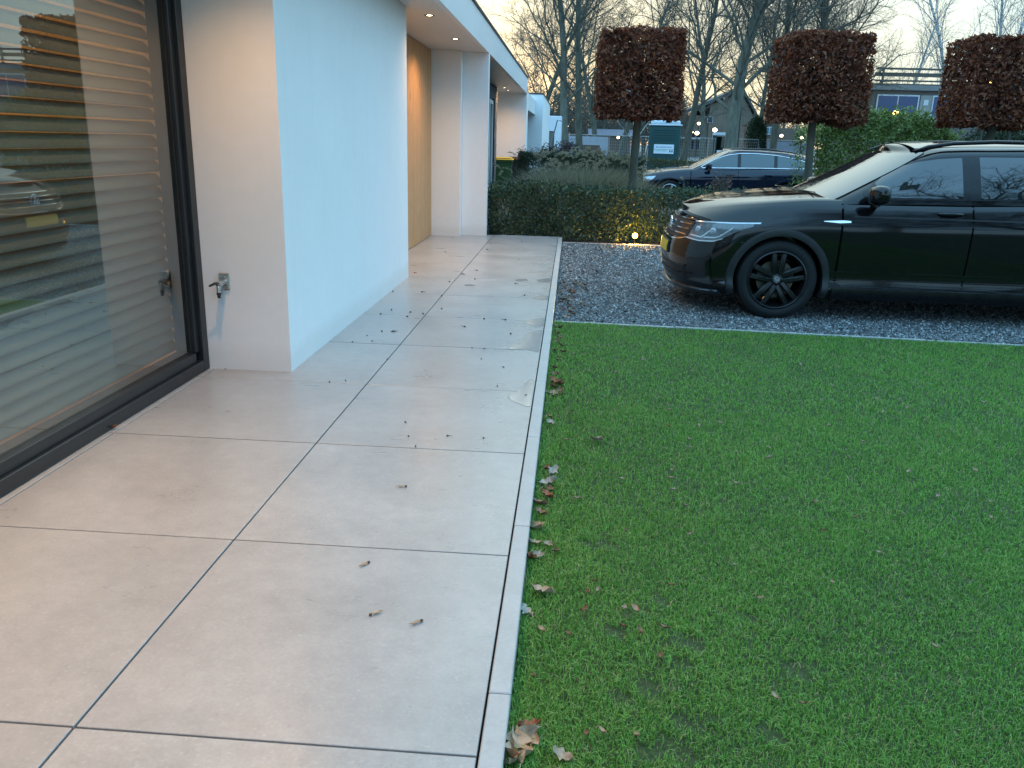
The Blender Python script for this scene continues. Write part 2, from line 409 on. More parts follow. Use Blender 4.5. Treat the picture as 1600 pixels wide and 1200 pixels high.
# --- gravel drive
s = NT('gravel_bed'); g = s.noise(70, detail=5); s.col(s.ramp(g, [(0.35, (0.035, 0.037, 0.042)), (0.65, (0.12, 0.125, 0.135))])); s.rough(0.9); s.bump(g, 0.8, 0.01)
me = bpy.data.meshes.new('gravel_drive'); GX1 = 11.0
me.from_pydata([(-0.095, edge_y(-.095), GZ), (GX1, edge_y(GX1), GZ), (GX1, 12.75, GZ), (-0.095, 12.66, GZ)], [], [(0, 1, 2, 3)])
tag(link('gravel_drive', me, s.m), kind='structure')
def gravel():
    n = 125000; yy = 6.6 + 6.1 * rng.uniform(0, 1, n) ** 1.15; xx = rng.uniform(-0.09, 6.2, n)
    k = (yy > edge_y(xx) + 0.045) & (yy < 12.62) & (xx < 0.66 * yy + 0.6); xx, yy = xx[k], yy[k]; n = len(xx)
    r = 0.0090 * rng.uniform(0.55, 1.5, n) * (0.9 + 0.05 * (yy - 6)); zz = GZ + r * rng.uniform(0.1, 0.75, n)
    base = np.array([[1, 0, 0], [-1, 0, 0], [0, 1, 0], [0, -1, 0], [0, 0, 0.75], [0, 0, -0.75]])
    a = rng.uniform(0, 2 * PI, n); ca, sa = np.cos(a), np.sin(a); tl = rng.normal(0, 0.45, (n, 2))
    V = base[None] * rng.uniform(0.65, 1.3, (n, 6, 1)) * r[:, None, None]
    x = V[..., 0] * ca[:, None] - V[..., 1] * sa[:, None]; y = V[..., 0] * sa[:, None] + V[..., 1] * ca[:, None]; z = V[..., 2] + x * tl[:, :1] + y * tl[:, 1:]
    P = np.stack([x + xx[:, None], y + yy[:, None], z + zz[:, None]], 2).reshape(-1, 3)
    tri = np.array([(0, 2, 4), (2, 1, 4), (1, 3, 4), (3, 0, 4), (2, 0, 5), (1, 2, 5), (3, 1, 5), (0, 3, 5)])[:4]
    Fc = (np.arange(n)[:, None, None] * 6 + tri[None]).reshape(-1, 3)
    t = np.clip(rng.beta(1.6, 2.2, n), 0, 1)
    gm = leafmat('gravel_stone', [(0.0, (0.030, 0.034, 0.035)), (0.35, (0.095, 0.105, 0.108)), (0.7, (0.255, 0.275, 0.275)), (0.95, (0.52, 0.545, 0.53))], 0.6, 0, 0.45)
    tag(link('gravel', np_mesh('gravel', P, Fc, np.repeat(t, 6)), gm), 'loose grey gravel of the drive under the black car', 'gravel', kind='stuff')
gravel()
EDG = pm('edging', (0.33, 0.33, 0.32), 0.6, 0.2, 9, 0.1, 120)
def edging(x0, y0, x1, y1, w=0.04):
    L = math.hypot(x1 - x0, y1 - y0); n = max(1, round(L)); a = math.atan2(y1 - y0, x1 - x0)
    root = tag(thing('gravel_edging', None, None, (x0, y0, GZ), a), kind='structure')
    me = MB().box(0.001, L / n - 0.001, 0, w, -0.15, 0.012, 0.004).mesh('edging_strip'); me.materials.append(EDG)
    for i in range(n): link('edging_strip', me, None, root, (i * L / n, 0, random.uniform(-.003, .003)))
edging(-0.09, edge_y(-.09) - 0.01, 10.0, edge_y(10.0) - 0.01, 0.032)
edging(-0.09, 12.66, 10.0, 12.74, 0.05)
BEDM = pm('bed_soil', (0.035, 0.028, 0.022), 0.95, 0.4, 14, 0.6, 60, bdist=0.02)
sheet('planting_bed', -1.3, 11, 12.93, 19.5, GZ - 0.02, BEDM)
sheet('planting_bed', -0.095, 11, 12.76, 12.929, GZ - 0.021, BEDM)

# --- standing water on the slabs
s = NT('puddle_water'); s.b.inputs['Base Color'].default_value = (0.31, 0.295, 0.29, 1); s.b.inputs['Roughness'].default_value = 0.08; s.b.inputs['IOR'].default_value = 2.4; PUD = s.m
def puddle(pix, seed):
    r = random.Random(seed); pts = [atz(x, y, 0.0) for x, y in pix]; n = len(pts); out = []
    for i in range(n):                       # closed Catmull-Rom outline
        p0, p1, p2, p3 = (pts[(i + k - 1) % n] for k in range(4))
        for t in np.linspace(0, 1, 6, endpoint=False):
            q = 0.5 * ((2 * p1) + (p2 - p0) * t + (2 * p0 - 5 * p1 + 4 * p2 - p3) * t * t + (3 * p1 - p0 - 3 * p2 + p3) * t ** 3)
            out.append((min(q.x + r.uniform(-.006, .006), JX - 0.008), q.y + r.uniform(-.007, .007)))
    if sum(a[0] * b[1] - b[0] * a[1] for a, b in zip(out, out[1:] + out[:1])) < 0: out.reverse()
    c = (sum(p[0] for p in out) / len(out), sum(p[1] for p in out) / len(out)); k = len(out)
    inner = [(c[0] + (x - c[0]) * .95, c[1] + (y - c[1]) * .95) for x, y in out]
    vs = [(x, y, 0.0011) for x, y in out] + [(x, y, 0.0014) for x, y in inner] + [(c[0], c[1], 0.0014)]
    fs = [(i, (i + 1) % k, k + (i + 1) % k, k + i) for i in range(k)] + [(k + i, k + (i + 1) % k, 2 * k) for i in range(k)]
    me = bpy.data.meshes.new('puddle'); me.from_pydata(vs, [], fs)
    tag(link('puddle', me, PUD), kind='structure')
puddle([(795, 563 + 55), (806, 612), (826, 594), (835, 596), (832, 632), (815, 632), (798, 624)], 1)
puddle([(792, 545), (812, 536), (826, 520), (838, 517), (849, 518), (845, 548), (822, 546)], 2)
puddle([(818, 503), (832, 499), (850, 497), (852, 508), (836, 511)], 3)
puddle([(834, 465), (846, 462), (858, 463), (857, 468), (842, 468)], 4)
puddle([(838, 438), (848, 436), (861, 435), (861, 441), (848, 441)], 5)
puddle([(806, 437), (822, 436), (823, 439), (810, 440)], 7)

# ================================================================== HOUSE
WX, AX, FX = -2.19, -1.675, -1.265        # window plane, front of the near white block, fascia and pillar front
SOF, TOP = 2.625, 3.0
s = NT('white_render'); a = s.noise(1.3); b = s.noise(14, detail=6); g = s.noise(230, detail=4); geo = s.new('ShaderNodeNewGeometry'); spz = s.new('ShaderNodeSeparateXYZ'); s.l.new(geo.outputs['Position'], spz.inputs[0])
base_ = s.ramp(s.math('ADD', s.math('MULTIPLY', a, .6), s.math('MULTIPLY', b, .4)), [(.3, (.715, .72, .712)), (.7, (.765, .77, .765))])
foot = s.math('MULTIPLY', s.ramp(s.math('SUBTRACT', spz.outputs[2], s.math('MULTIPLY', b, .16)), [(-.04, 1.0), (.10, 0.0)]), .40)      # splash dirt along the foot of the walls
run_ = s.math('MULTIPLY', s.ramp(s.noise(3.2, geo.outputs['Position'], 5, .6, (3, 3, .22)), [(.5, 0.0), (.8, 1.0)]), .07)              # faint rain streaks
s.col(s.mix(foot, s.mix(run_, base_, (.50, .50, .48)), (.56, .545, .51))); s.rough(.78); s.b.inputs['Specular IOR Level'].default_value = .25
s.bump(s.math('ADD', s.math('MULTIPLY', g, .6), s.math('MULTIPLY', b, .8)), .16, .003); MATS['white_render'] = s.m
REND = pm('white_render', (0.74, 0.745, 0.74), 0.75, 0.035, 1.3, 0.10, 260, spec=0.25, bdist=0.002)
TRIM = pm('white_trim', (0.70, 0.70, 0.69), 0.45, 0.05, 2.0, spec=0.4)
SOFM = pm('soffit_panel', (0.60, 0.585, 0.565), 0.38, 0.05, 1.5, spec=0.45)
ANTH = pm('anthracite_frame', (0.010, 0.012, 0.014), 0.36, 0.12, 6, 0.05, 400)
house = thing('house', 'white rendered flat-roofed bungalow along the paved terrace', 'house', (0, 0, 0))
H = house
MB().box(-6.5, AX, 4.82, 8.62, -0.3, SOF + 0.01).build('front_wall', REND, H)            # near white block
MB().box(-6.5, -2.115, 8.623, 12.50, -0.3, SOF - 0.004).build('inner_wall', REND, H)
MB().box(-6.5, -1.645, 12.52, 12.78, -0.3, SOF - 0.002).build('end_wall', REND, H)
MB().box(-1.643, FX - 0.002, 12.72, 12.88, -0.3, SOF - 0.002).build('pillar', REND, H)
MB().box(-6.5, FX - 0.002, 23.02, 23.24, -0.3, SOF - 0.002).build('end_wall', REND, H)
# roof slab, fascia band and thin dark roof edge
MB().box(-8.5, FX - 0.06, -6.0, 23.24, SOF + 0.012, TOP - 0.05).build('roof', REND, H)
MB().box(-8.5, FX - 0.062, -6.0, 4.816, SOF, SOF + 0.0118).build('soffit', SOFM, H)
MB().box(AX + 0.004, FX - 0.062, 4.816, 8.622, SOF, SOF + 0.0118).build('soffit', SOFM, H)
MB().box(-2.11, FX - 0.062, 8.622, 23.02, SOF, SOF + 0.0118).build('soffit', SOFM, H)
for y0, y1 in ((-6.0, -0.1), (-0.097, 5.8), (5.803, 11.7), (11.703, 17.5), (17.503, 23.24)):
    MB().box(FX - 0.058, FX, y0, y1, SOF - 0.012, TOP - 0.012, 0.002).build('fascia_panel', TRIM, H)
    MB().box(FX - 0.10, FX + 0.022, y0, y1, TOP - 0.011, TOP + 0.022, 0.003).build('roof_edging', pm('roof_edge_metal', (0.05, 0.052, 0.055), 0.45, 0.15, 8, metal=0.6), H)
# timber boards by the entrance
s = NT('larch'); oi = s.new('ShaderNodeObjectInfo'); v = s.tex(); ad = s.new('ShaderNodeVectorMath', operation='ADD'); s.l.new(v, ad.inputs[0])
cmb2 = s.new('ShaderNodeCombineXYZ'); s.l.new(s.math('MULTIPLY', oi.outputs['Random'], 40), cmb2.inputs[0]); s.l.new(s.math('MULTIPLY', oi.outputs['Random'], 17), cmb2.inputs[2]); s.l.new(cmb2.outputs[0], ad.inputs[1])
gr = s.noise(10, ad.outputs[0], 6, 0.65, (4, 14, 0.55), 0.6); kn = s.new('ShaderNodeTexVoronoi'); kn.inputs['Scale'].default_value = 1.0
mp = s.new('ShaderNodeMapping'); mp.inputs['Scale'].default_value = (3, 6, 1.4); s.l.new(ad.outputs[0], mp.inputs[0]); s.l.new(mp.outputs[0], kn.inputs['Vector'])
w = s.mix(s.math('MULTIPLY', oi.outputs['Random'], 0.4), s.ramp(gr, [(0.3, (0.29, 0.155, 0.060)), (0.5, (0.46, 0.275, 0.125)), (0.7, (0.57, 0.37, 0.19))]), (0.36, 0.21, 0.10))
s.col(s.mix(s.ramp(kn.outputs['Distance'], [(0.05, 0.85), (0.13, 0.0)]), w, (0.13, 0.06, 0.025))); s.rough(0.55); s.bump(gr, 0.15, 0.004)
LARCH = s.m
bw = 0.147; y = 8.63
while y < 12.50:
    y1 = min(y + bw, 12.515); MB().box(-2.112, -2.075 + random.uniform(-.0015, .0015), y + .003, y1 - .003, 0.006, SOF - 0.006, .003).build('cladding_board', LARCH, H); y += bw
# grey brick beside the next opening: bricks laid in courses, recessed joints
BRK = []
for i, c in enumerate(((0.15, 0.15, 0.155), (0.19, 0.185, 0.185), (0.11, 0.112, 0.12))): BRK.append(pm('grey_brick_%d' % i, c, 0.85, 0.2, 20, 0.3, 120))
BX, B0, B1 = -1.86, 12.9, 20.9
MB().box(-3.2, BX - 0.012, B0, B1 - 0.012, -0.3, SOF - 0.003).build('brick_wall', pm('mortar', (0.07, 0.07, 0.072), 0.95, 0.15, 20), H)
bm_ = MB(); z = -0.05; row = 0
while z < SOF - 0.06:
    yy = 16.6 + (0.11 if row % 2 else 0)
    while yy < B1 - 0.03:
        y2 = min(yy + 0.21, B1); bm_.box(BX - 0.05, BX + random.uniform(-.003, .002), yy, y2, z, z + 0.05); yy += 0.222
    xx = BX - 0.012
    while xx > -3.1: bm_.box(xx - 0.21, xx, B1 - 0.05, B1 + random.uniform(-.003, .002), z, z + 0.05); xx -= 0.222
    z += 0.0625; row += 1
tag(bm_.build('brick_courses', BRK[0], H), kind='stuff')
wf = MB().box(BX + 0.004, BX + 0.05, 18.6, 18.68, 0.3, 2.25).box(BX + 0.004, BX + 0.05, 19.28, 19.36, 0.3, 2.25).box(BX + 0.004, BX + 0.05, 18.681, 19.279, 2.17, 2.25).box(BX + 0.004, BX + 0.05, 18.681, 19.279, 0.3, 0.38).build('window', TRIM, H)
MB().box(BX + 0.010, BX + 0.022, 18.682, 19.278, 0.381, 2.169).build('pane', glassmat('house_glass', 1.75, (0.12, 0.14, 0.15)), wf)
MB().box(BX + 0.004, BX + 0.07, 19.5, 19.72, 0.1, 2.3).build('downpipe_casing', ANTH, H)
# garage front at the back of the far opening
MB().box(-6.4, -2.6, 20.9, 23.02, -0.3, SOF - 0.004).build('inner_wall', REND, H)
# living room seen through the blind
RY0, RY1 = -3.6, 4.79
ROOM = pm('room_wall', (0.55, 0.46, 0.36), 0.8, 0.05, 3); FLR = pm('room_floor', (0.28, 0.18, 0.10), 0.4, 0.2, 5)
MB().box(-6.4, -2.42, RY0, RY1, -0.30, -0.01).build('room_floor', FLR, H)
MB().box(-6.5, -6.4, RY0, RY1, -0.3, SOF + .01).build('room_wall', ROOM, H)
MB().box(-6.4, -2.25, 4.79, 4.818, -0.3, SOF + .01).build('room_wall', ROOM, H)
MB().box(-6.4, -2.10, RY0 - .1, RY0, -0.3, SOF + .01).build('room_wall', ROOM, H)
# window: frame of stepped profiles and one big pane
WY0, WY1, WZ0, WZ1 = -3.3, 4.795, 0.0, 2.60
f = MB()
f.box(WX - 0.16, WX, WY1 - 0.055, WY1 + 0.02, 0.004, SOF - 0.006, .003); f.box(WX - 0.15, WX - 0.022, WY1 - 0.105, WY1 - 0.0553, 0.13, 2.5, .003)
f.box(WX - 0.16, WX, RY0, WY1 - 0.0552, 0.004, 0.072, .003); f.box(WX - 0.15, WX - 0.022, WY0, WY1 - 0.1052, 0.0722, 0.13, .003)
f.box(WX - 0.16, WX, RY0, WY1 - 0.0552, 2.55, SOF - 0.006, .003); f.box(WX - 0.15, WX - 0.022, WY0, WY1 - 0.1052, 2.495, 2.5498, .003)
f.box(WX - 0.16, WX, RY0, WY0 - 0.0, 0.0722, 2.5498, .003)
wfr = f.build('window', ANTH, H)
MB().box(WX - 0.072, WX - 0.052, WY0, WY1 - 0.1052, 0.1302, 2.4948).build('pane', glassmat('window_glass', 2.5, (0.90, 0.94, 0.92)), wfr)
MB().box(WX - 0.052, WX - 0.046, WY1 - 0.117, WY1 - 0.1054, 0.1302, 2.4948).build('gasket', pm('gasket_rubber', (0.012, 0.012, 0.012), 0.6), wfr)

# venetian blind, every slat on its own
blind = thing('venetian_blind', 'closed grey venetian blind hanging behind the large window pane', 'blind', (WX - 0.20, 0.7, 0))
s = NT('blind_slat'); s.col(s.ramp(s.noise(9, stretch=(1, .2, 1)), [(0.3, (0.155, 0.15, 0.125)), (0.7, (0.19, 0.18, 0.155))])); s.rough(0.45); s.b.inputs['Metallic'].default_value = 0.1
SL = s.m
prof = []; nseg = 6; wid = 0.080; tilt = rad(55)
for i in range(nseg + 1):
    t = (i / nseg - 0.5) * wid; c = 0.006 * (1 - (2 * i / nseg - 1) ** 2)
    # outer edge low, inner edge high
    prof.append((-t * math.cos(tilt) + c * -math.sin(tilt) * -1, t * math.sin(tilt) + c * math.cos(tilt)))
vs, fs = [], []
ya, yb = WY0 - 0.62, 4.795 - 0.7 - 0.012
for (x, z) in prof:
    for y in (ya, yb): vs += [(x, y, z), (x - 0.0012, y, z - 0.0008)]
for i in range(nseg):
    a = i * 4; b = a + 4
    fs += [(a, a + 2, b + 2, b), (a + 1, b + 1, b + 3, a + 3), (a, b, b + 1, a + 1), (a + 2, a + 3, b + 3, b + 2)]
fs += [(0, 1, 3, 2), (nseg * 4, nseg * 4 + 2, nseg * 4 + 3, nseg * 4 + 1)]
sme = bpy.data.meshes.new('slat'); sme.from_pydata(vs, [], fs)
for p in sme.polygons: p.use_smooth = True
sme.materials.append(SL)
z = 0.16
while z < 2.50:
    link('slat', sme, None, blind, (0, 0, z), (rad(random.uniform(-.04, .04)), 0, 0)); z += 0.0705
for y in (3.86, 2.4, 0.9, -0.8):
    MB().box(-0.003, -0.002, y - 0.7, y - 0.697, 0.1, 2.55).build('ladder_cord', SL, blind)
MB().box(-0.03, 0.03, ya, yb, 2.552, 2.60).build('head_rail', SL, blind)

# warm room lamp: a pendant shade
pend = thing('table_lamp', 'lit low lamp glowing in the room behind the blind', 'lamp', (-5.2, 3.0, 0.55))
MB().lathe([(0.03, 0.22), (0.10, 0.19), (0.2, 0.05), (0.22, 0.0), (0.205, 0.0), (0.18, 0.05), (0.09, 0.17), (0.0, 0.18)], 24).build('shade', pm('lamp_shade', (0.5, 0.3, 0.12), 0.6), pend, smooth=50)
MB().lathe([(0, -0.03), (0.05, 0.0), (0.06, 0.05), (0.03, 0.11), (0, 0.12)], 16).build('bulb', emis('warm_bulb', (1.0, 0.62, 0.25), 20), pend, smooth=60)
MB().tube([(0, 0, -0.56), (0, 0, 0.0)], 0.02).build('stand', ANTH, pend)
def lamp(kind, name, loc, power, color, parent=None, **k):
    l = bpy.data.lights.new(name, kind); l.energy = power; l.color = color
    for a, b in k.items(): setattr(l, a, b)
    o = bpy.data.objects.new(name, l); C.objects.link(o); o.location = loc
    if parent is not None: o.parent = parent
    return o
lamp('POINT', 'table_lamp_light', (0.2, -.3, 0.75), 115, (1.0, 0.50, 0.16), pend, shadow_soft_size=0.75)

# recessed downlights in the soffit
DL_COL = (1.0, 0.56, 0.24); DL_W = 9.0
trim_me = MB().lathe([(0.034, -0.001), (0.036, -0.005), (0.052, -0.006), (0.054, -0.002), (0.054, 0.003)], 32).mesh('trim_ring', 50); trim_me.materials.append(pm('black_trim', (0.02, 0.02, 0.02), 0.4))
glow_me = MB().lathe([(0.0, -0.004), (0.02, -0.0035), (0.0335, -0.001)], 24).mesh('bulb', 60); glow_me.materials.append(emis('downlight_glow', (1.0, 0.72, 0.42), 22))
def downlight(x, y, label, p=DL_W, blend=1.0, size=150):
    t = thing('downlight', label, 'light', (x, y, SOF), 0, 'recessed downlights in the soffit')
    link('trim_ring', trim_me, None, t); link('bulb', glow_me, None, t)
    lamp('SPOT', 'downlight_beam', (0, 0, -0.012), p, DL_COL, t, spot_size=rad(size), spot_blend=blend, shadow_soft_size=0.03)
downlight(-1.53, 9.12, 'recessed soffit downlight nearest the white block', 128)
downlight(-1.54, 11.15, 'recessed soffit downlight between the timber boards and the white pillar', 118)
downlight(-1.70, 20.95, 'recessed soffit downlight just past the grey brick, nearer of the two small ones', 80)
downlight(-1.70, 22.10, 'recessed soffit downlight over the wheelie bins, farther of the two small ones', 80)
for y in (4.10, 2.1, 0.05):
    downlight(-1.68, y, 'recessed soffit downlight over the window, ' + ('beside the tap wall' if y > 4 else 'second from the tap wall' if y > 1 else 'farthest from the tap wall'), 92 if y > 4 else 215 if y > 1 else 150, 1.0, 124)

# outside tap
STEEL = pm('brushed_steel', (0.55, 0.54, 0.52), 0.28, 0.08, 30, metal=1.0); BLK = pm('black_plastic', (0.016, 0.016, 0.018), 0.42, 0.15, 20)
tp = at(351, 440, 4.82)
tap = thing('wall_tap', 'small steel outdoor tap with black lever on the white wall', 'tap', (tp.x, 4.82, tp.z))
MB().box(-0.032, 0.032, -0.010, 0.002, -0.052, 0.052, 0.004).box(-0.026, 0.026, -0.0125, -0.0099, -0.046, 0.046, 0.002).build('wall_plate', STEEL, tap)
MB().lathe([(0.0, -0.085), (0.016, -0.083), (0.02, -0.07), (0.02, -0.03), (0.014, -0.02), (0.014, -0.009)], 20, 'Y', (-.006, 0, -.005)).build('body', STEEL, tap, smooth=40)
MB().tube([(-.006, -0.07, -.005), (-.006, -0.075, -.035), (-.008, -0.076, -.06)], [0.013, 0.014, 0.012], 14).build('spout', STEEL, tap, smooth=40)
MB().lathe([(0.0, 0.0), (0.009, 0.001), (0.010, 0.018), (0.013, 0.02), (0.013, 0.035), (0.0, 0.036)], 16, 'Z', (-.008, -0.076, -.088)).build('hose_nozzle', BLK, tap, smooth=40)
MB().tube([(-.006, -0.088, 0.0), (-.018, -0.094, 0.004), (-.055, -0.098, -.014)], [0.009, 0.008, 0.006], 10).build('lever', BLK, tap, smooth=40)
# ================================================================== CARS
def carpaint(name, col, flake=0.0):
    s = NT(name); n = s.noise(3.0, detail=5); d = s.noise(60, detail=5)
    s.col(s.mix(s.ramp(d, [(0.55, 0.0), (0.8, 0.25)]), col, (0.05, 0.048, 0.045)))
    s.rough(s.ramp(n, [(0.35, 0.05), (0.7, 0.11)])); s.b.inputs['Specular IOR Level'].default_value = 0.42
    s.b.inputs['Coat Weight'].default_value = 0.18; s.b.inputs['Coat Roughness'].default_value = 0.02
    s.bump(s.noise(7, detail=2), 0.012, 0.01)
    return s.m
TYRE = pm('tyre_rubber', (0.008, 0.009, 0.010), 0.72, 0.25, 12, 0.25, 90, spec=0.35)
RIMB = pm('gloss_black_rim', (0.006, 0.006, 0.007), 0.28, 0.2, 10, spec=0.42)
RIMS = pm('silver_rim', (0.45, 0.46, 0.48), 0.3, 0.1, 10, metal=0.9)
DISC = pm('brake_disc', (0.12, 0.11, 0.085), 0.5, 0.25, 30, metal=0.8)
CHROME = pm('chrome', (0.72, 0.73, 0.75), 0.13, 0.05, 20, metal=1.0)
PLAST = pm('arch_plastic', (0.012, 0.013, 0.015), 0.5, 0.2, 14, 0.12, 300)
DARKIN = pm('dark_grille', (0.006, 0.006, 0.007), 0.4, 0.2, 30)
s = NT('car_glass'); s.b.inputs['Base Color'].default_value = (0.006, 0.010, 0.011, 1); s.rough(s.ramp(s.noise(5), [(.3, .0), (.7, .025)])); s.b.inputs['IOR'].default_value = 1.9; s.b.inputs['Specular IOR Level'].default_value = 0.5
CGLASS = s.m
s = NT('windscreen_glass'); s.b.inputs['Base Color'].default_value = (0.010, 0.016, 0.017, 1); s.b.inputs['Roughness'].default_value = .015; s.b.inputs['IOR'].default_value = 2.2; WSG = s.m
s = NT('car_glass_light'); s.b.inputs['Base Color'].default_value = (0.022, 0.050, 0.056, 1); s.b.inputs['Roughness'].default_value = 0.02; s.b.inputs['IOR'].default_value = 1.8
VGLASS = s.m
LENS = pm('headlight_lens', (0.10, 0.115, 0.125), 0.06, 0.3, 40, spec=0.7, coat=0.5)
DRL = pm('light_guide', (0.56, 0.59, 0.62), 0.18, 0.1, 50, metal=0.4)
REDL = pm('tail_light', (0.36, 0.02, 0.03), 0.15, 0.2, 20, spec=0.6, coat=0.5)
PLATE = pm('number_plate_yellow', (0.62, 0.42, 0.04), 0.4, 0.05, 10)

def smoothf(xs, ys, soft=0.03):
    xs = np.array(xs, float); ys = np.array(ys, float); L = xs[-1] - xs[0]
    X = np.linspace(xs[0] - L * .2, xs[-1] + L * .2, 700); Y = np.interp(X, xs, ys)
    e0 = (ys[1] - ys[0]) / (xs[1] - xs[0]); e1 = (ys[-1] - ys[-2]) / (xs[-1] - xs[-2])
    Y = np.where(X < xs[0], ys[0] + (X - xs[0]) * e0, Y); Y = np.where(X > xs[-1], ys[-1] + (X - xs[-1]) * e1, Y)
    k = max(3, int(700 * soft / 1.4) | 1); ker = np.ones(k) / k
    for _ in range(3): Y = np.convolve(np.pad(Y, k // 2, mode='edge'), ker, 'valid')
    return lambda x: float(np.interp(x, X, Y))

class CarShape:
    def __init__(s, **k):
        for a, b in k.items(): setattr(s, a, b)
    # lower body -------------------------------------------------
    def ends(s, h): return s.xf(h), s.xr(h)
    def wid(s, u, h):
        r = (h - s.hb) / max(1e-3, s.htop(u) - s.hb); r = min(1.0, max(0.0, r)); return s.W * s.wr(r) * s.wu(u)
    def body_v(s, u, h):
        xf, xr = s.ends(h); w = s.wid(u, h)
        if u < xf + s.a: t = min(1, max(0, 1 - (u - xf) / s.a)); return w * max(0, 1 - t ** s.n) ** (1 / s.n)
        if u > xr - s.b: t = min(1, max(0, 1 - (xr - u) / s.b)); return w * max(0, 1 - t ** s.n) ** (1 / s.n)
        return w
    def body_pt(s, p, r):
        # p in 0..1 along the half outline, r in 0..1 upward
        pa, pb = s.pa, s.pb; e = 2 / s.n; h = s.hb + r * 0.7
        for _ in range(4):
            xf, xr = s.ends(h)
            if p <= pa: th = p / pa * PI / 2; u = xf + s.a * (1 - math.cos(th) ** e); q = math.sin(th) ** e
            elif p >= pb: th = (1 - p) / (1 - pb) * PI / 2; u = xr - s.b * (1 - math.cos(th) ** e); q = math.sin(th) ** e
            else: u = xf + s.a + (p - pa) / (pb - pa) * (xr - s.b - xf - s.a); q = 1.0
            h = s.hb + r * (s.htop(u) - s.hb)
        return u, s.W * s.wr(r) * s.wu(u) * q, h
    def front_tab(s, h):
        tab = []; L = 0; last = None
        for i in range(160):
            th = i / 110 * PI / 2; e = 2 / s.n; xf, _ = s.ends(h)
            if th <= PI / 2: u = xf + s.a * (1 - max(0, math.cos(th)) ** e); q = math.sin(th) ** e
            else: u = xf + s.a + (i - 110) / 49 * 1.0; q = 1.0
            v = s.wid(u, h) * q
            if last: L += math.hypot(u - last[0], v - last[1])
            last = (u, v); tab.append((L, u, v))
        return np.array(tab)
    def front_pt(s, sl, h):
        key = round(h, 4)
        if key not in s.cache: s.cache[key] = s.front_tab(h)
        t = s.cache[key]; a = abs(sl)
        return Vector((np.interp(a, t[:, 0], t[:, 1]), math.copysign(np.interp(a, t[:, 0], t[:, 2]), sl), h))
    # greenhouse -------------------------------------------------
    def gh_r(s, u, h): h0 = s.htop(u) - 0.03; return (h - h0) / (s.hg(u) - h0)
    def gh_v(s, u, h):
        r = min(1, max(0, s.gh_r(u, h))); xf, xr = s.gxf(r), s.gxr(r); w = s.gw(r) * s.gu(u)
        if u < xf + s.ga: t = min(1, max(0, 1 - (u - xf) / s.ga)); return w * max(0, 1 - t ** s.gn) ** (1 / s.gn)
        if u > xr - s.gb: t = min(1, max(0, 1 - (xr - u) / s.gb)); return w * max(0, 1 - t ** s.gn) ** (1 / s.gn)
        return w
    def gh_pt(s, p, r):
        pa, pb = 0.26, 0.80; e = 2 / s.gn; xf, xr = s.gxf(r), s.gxr(r)
        if p <= pa: th = p / pa * PI / 2; u = xf + s.ga * (1 - math.cos(th) ** e); q = math.sin(th) ** e
        elif p >= pb: th = (1 - p) / (1 - pb) * PI / 2; u = xr - s.gb * (1 - math.cos(th) ** e); q = math.sin(th) ** e
        else: u = xf + s.ga + (p - pa) / (pb - pa) * (xr - s.gb - xf - s.ga); q = 1.0
        h0 = s.htop(u) - 0.03
        return u, s.gw(r) * s.gu(u) * q, h0 + r * (s.hg(u) - h0)

def closed_shell(pt, ps, rs, top, bottom=None, ncol=14, axis_ok=None):
    """rows r of a plan outline (both halves), closed by a crowned top sheet and a floor"""
    m = MB(); n = len(ps); loop = [(1, i) for i in range(n)] + [(-1, i) for i in range(n - 2, 0, -1)]; k = len(loop)
    V = []; F = []
    for r in rs:
        row = [pt(p, r) for p in ps]
        for sg, i in loop: u, v, h = row[i]; V.append((u, sg * v, h))
    R = len(rs)
    for a in range(R - 1):
        for j in range(k): q = (j + 1) % k; F.append((a * k + j, a * k + q, a * k + k + q, a * k + k + j))
    def cap(rowi, crown):
        base = rowi * k; grid = {}
        for i in range(1, n - 1):
            lft = base + i; rgt = base + (k - i)
            ids = [lft]
            u, v, h = V[lft]
            for c in range(1, ncol): sg = 1 - 2 * c / ncol; V.append((u, v * sg, h + crown(u, sg))); ids.append(len(V) - 1)
            ids.append(rgt); grid[i] = ids
        c0, c1 = base, base + n - 1
        for i in range(1, n - 2):
            for c in range(ncol): F.append((grid[i][c], grid[i][c + 1], grid[i + 1][c + 1], grid[i + 1][c]))
        for c in range(ncol): F.append((c0, grid[1][c + 1], grid[1][c])); F.append((c1, grid[n - 2][c], grid[n - 2][c + 1]))
    cap(R - 1, top); cap(0, lambda u, sg: 0.0)
    m.add(V, F); return m
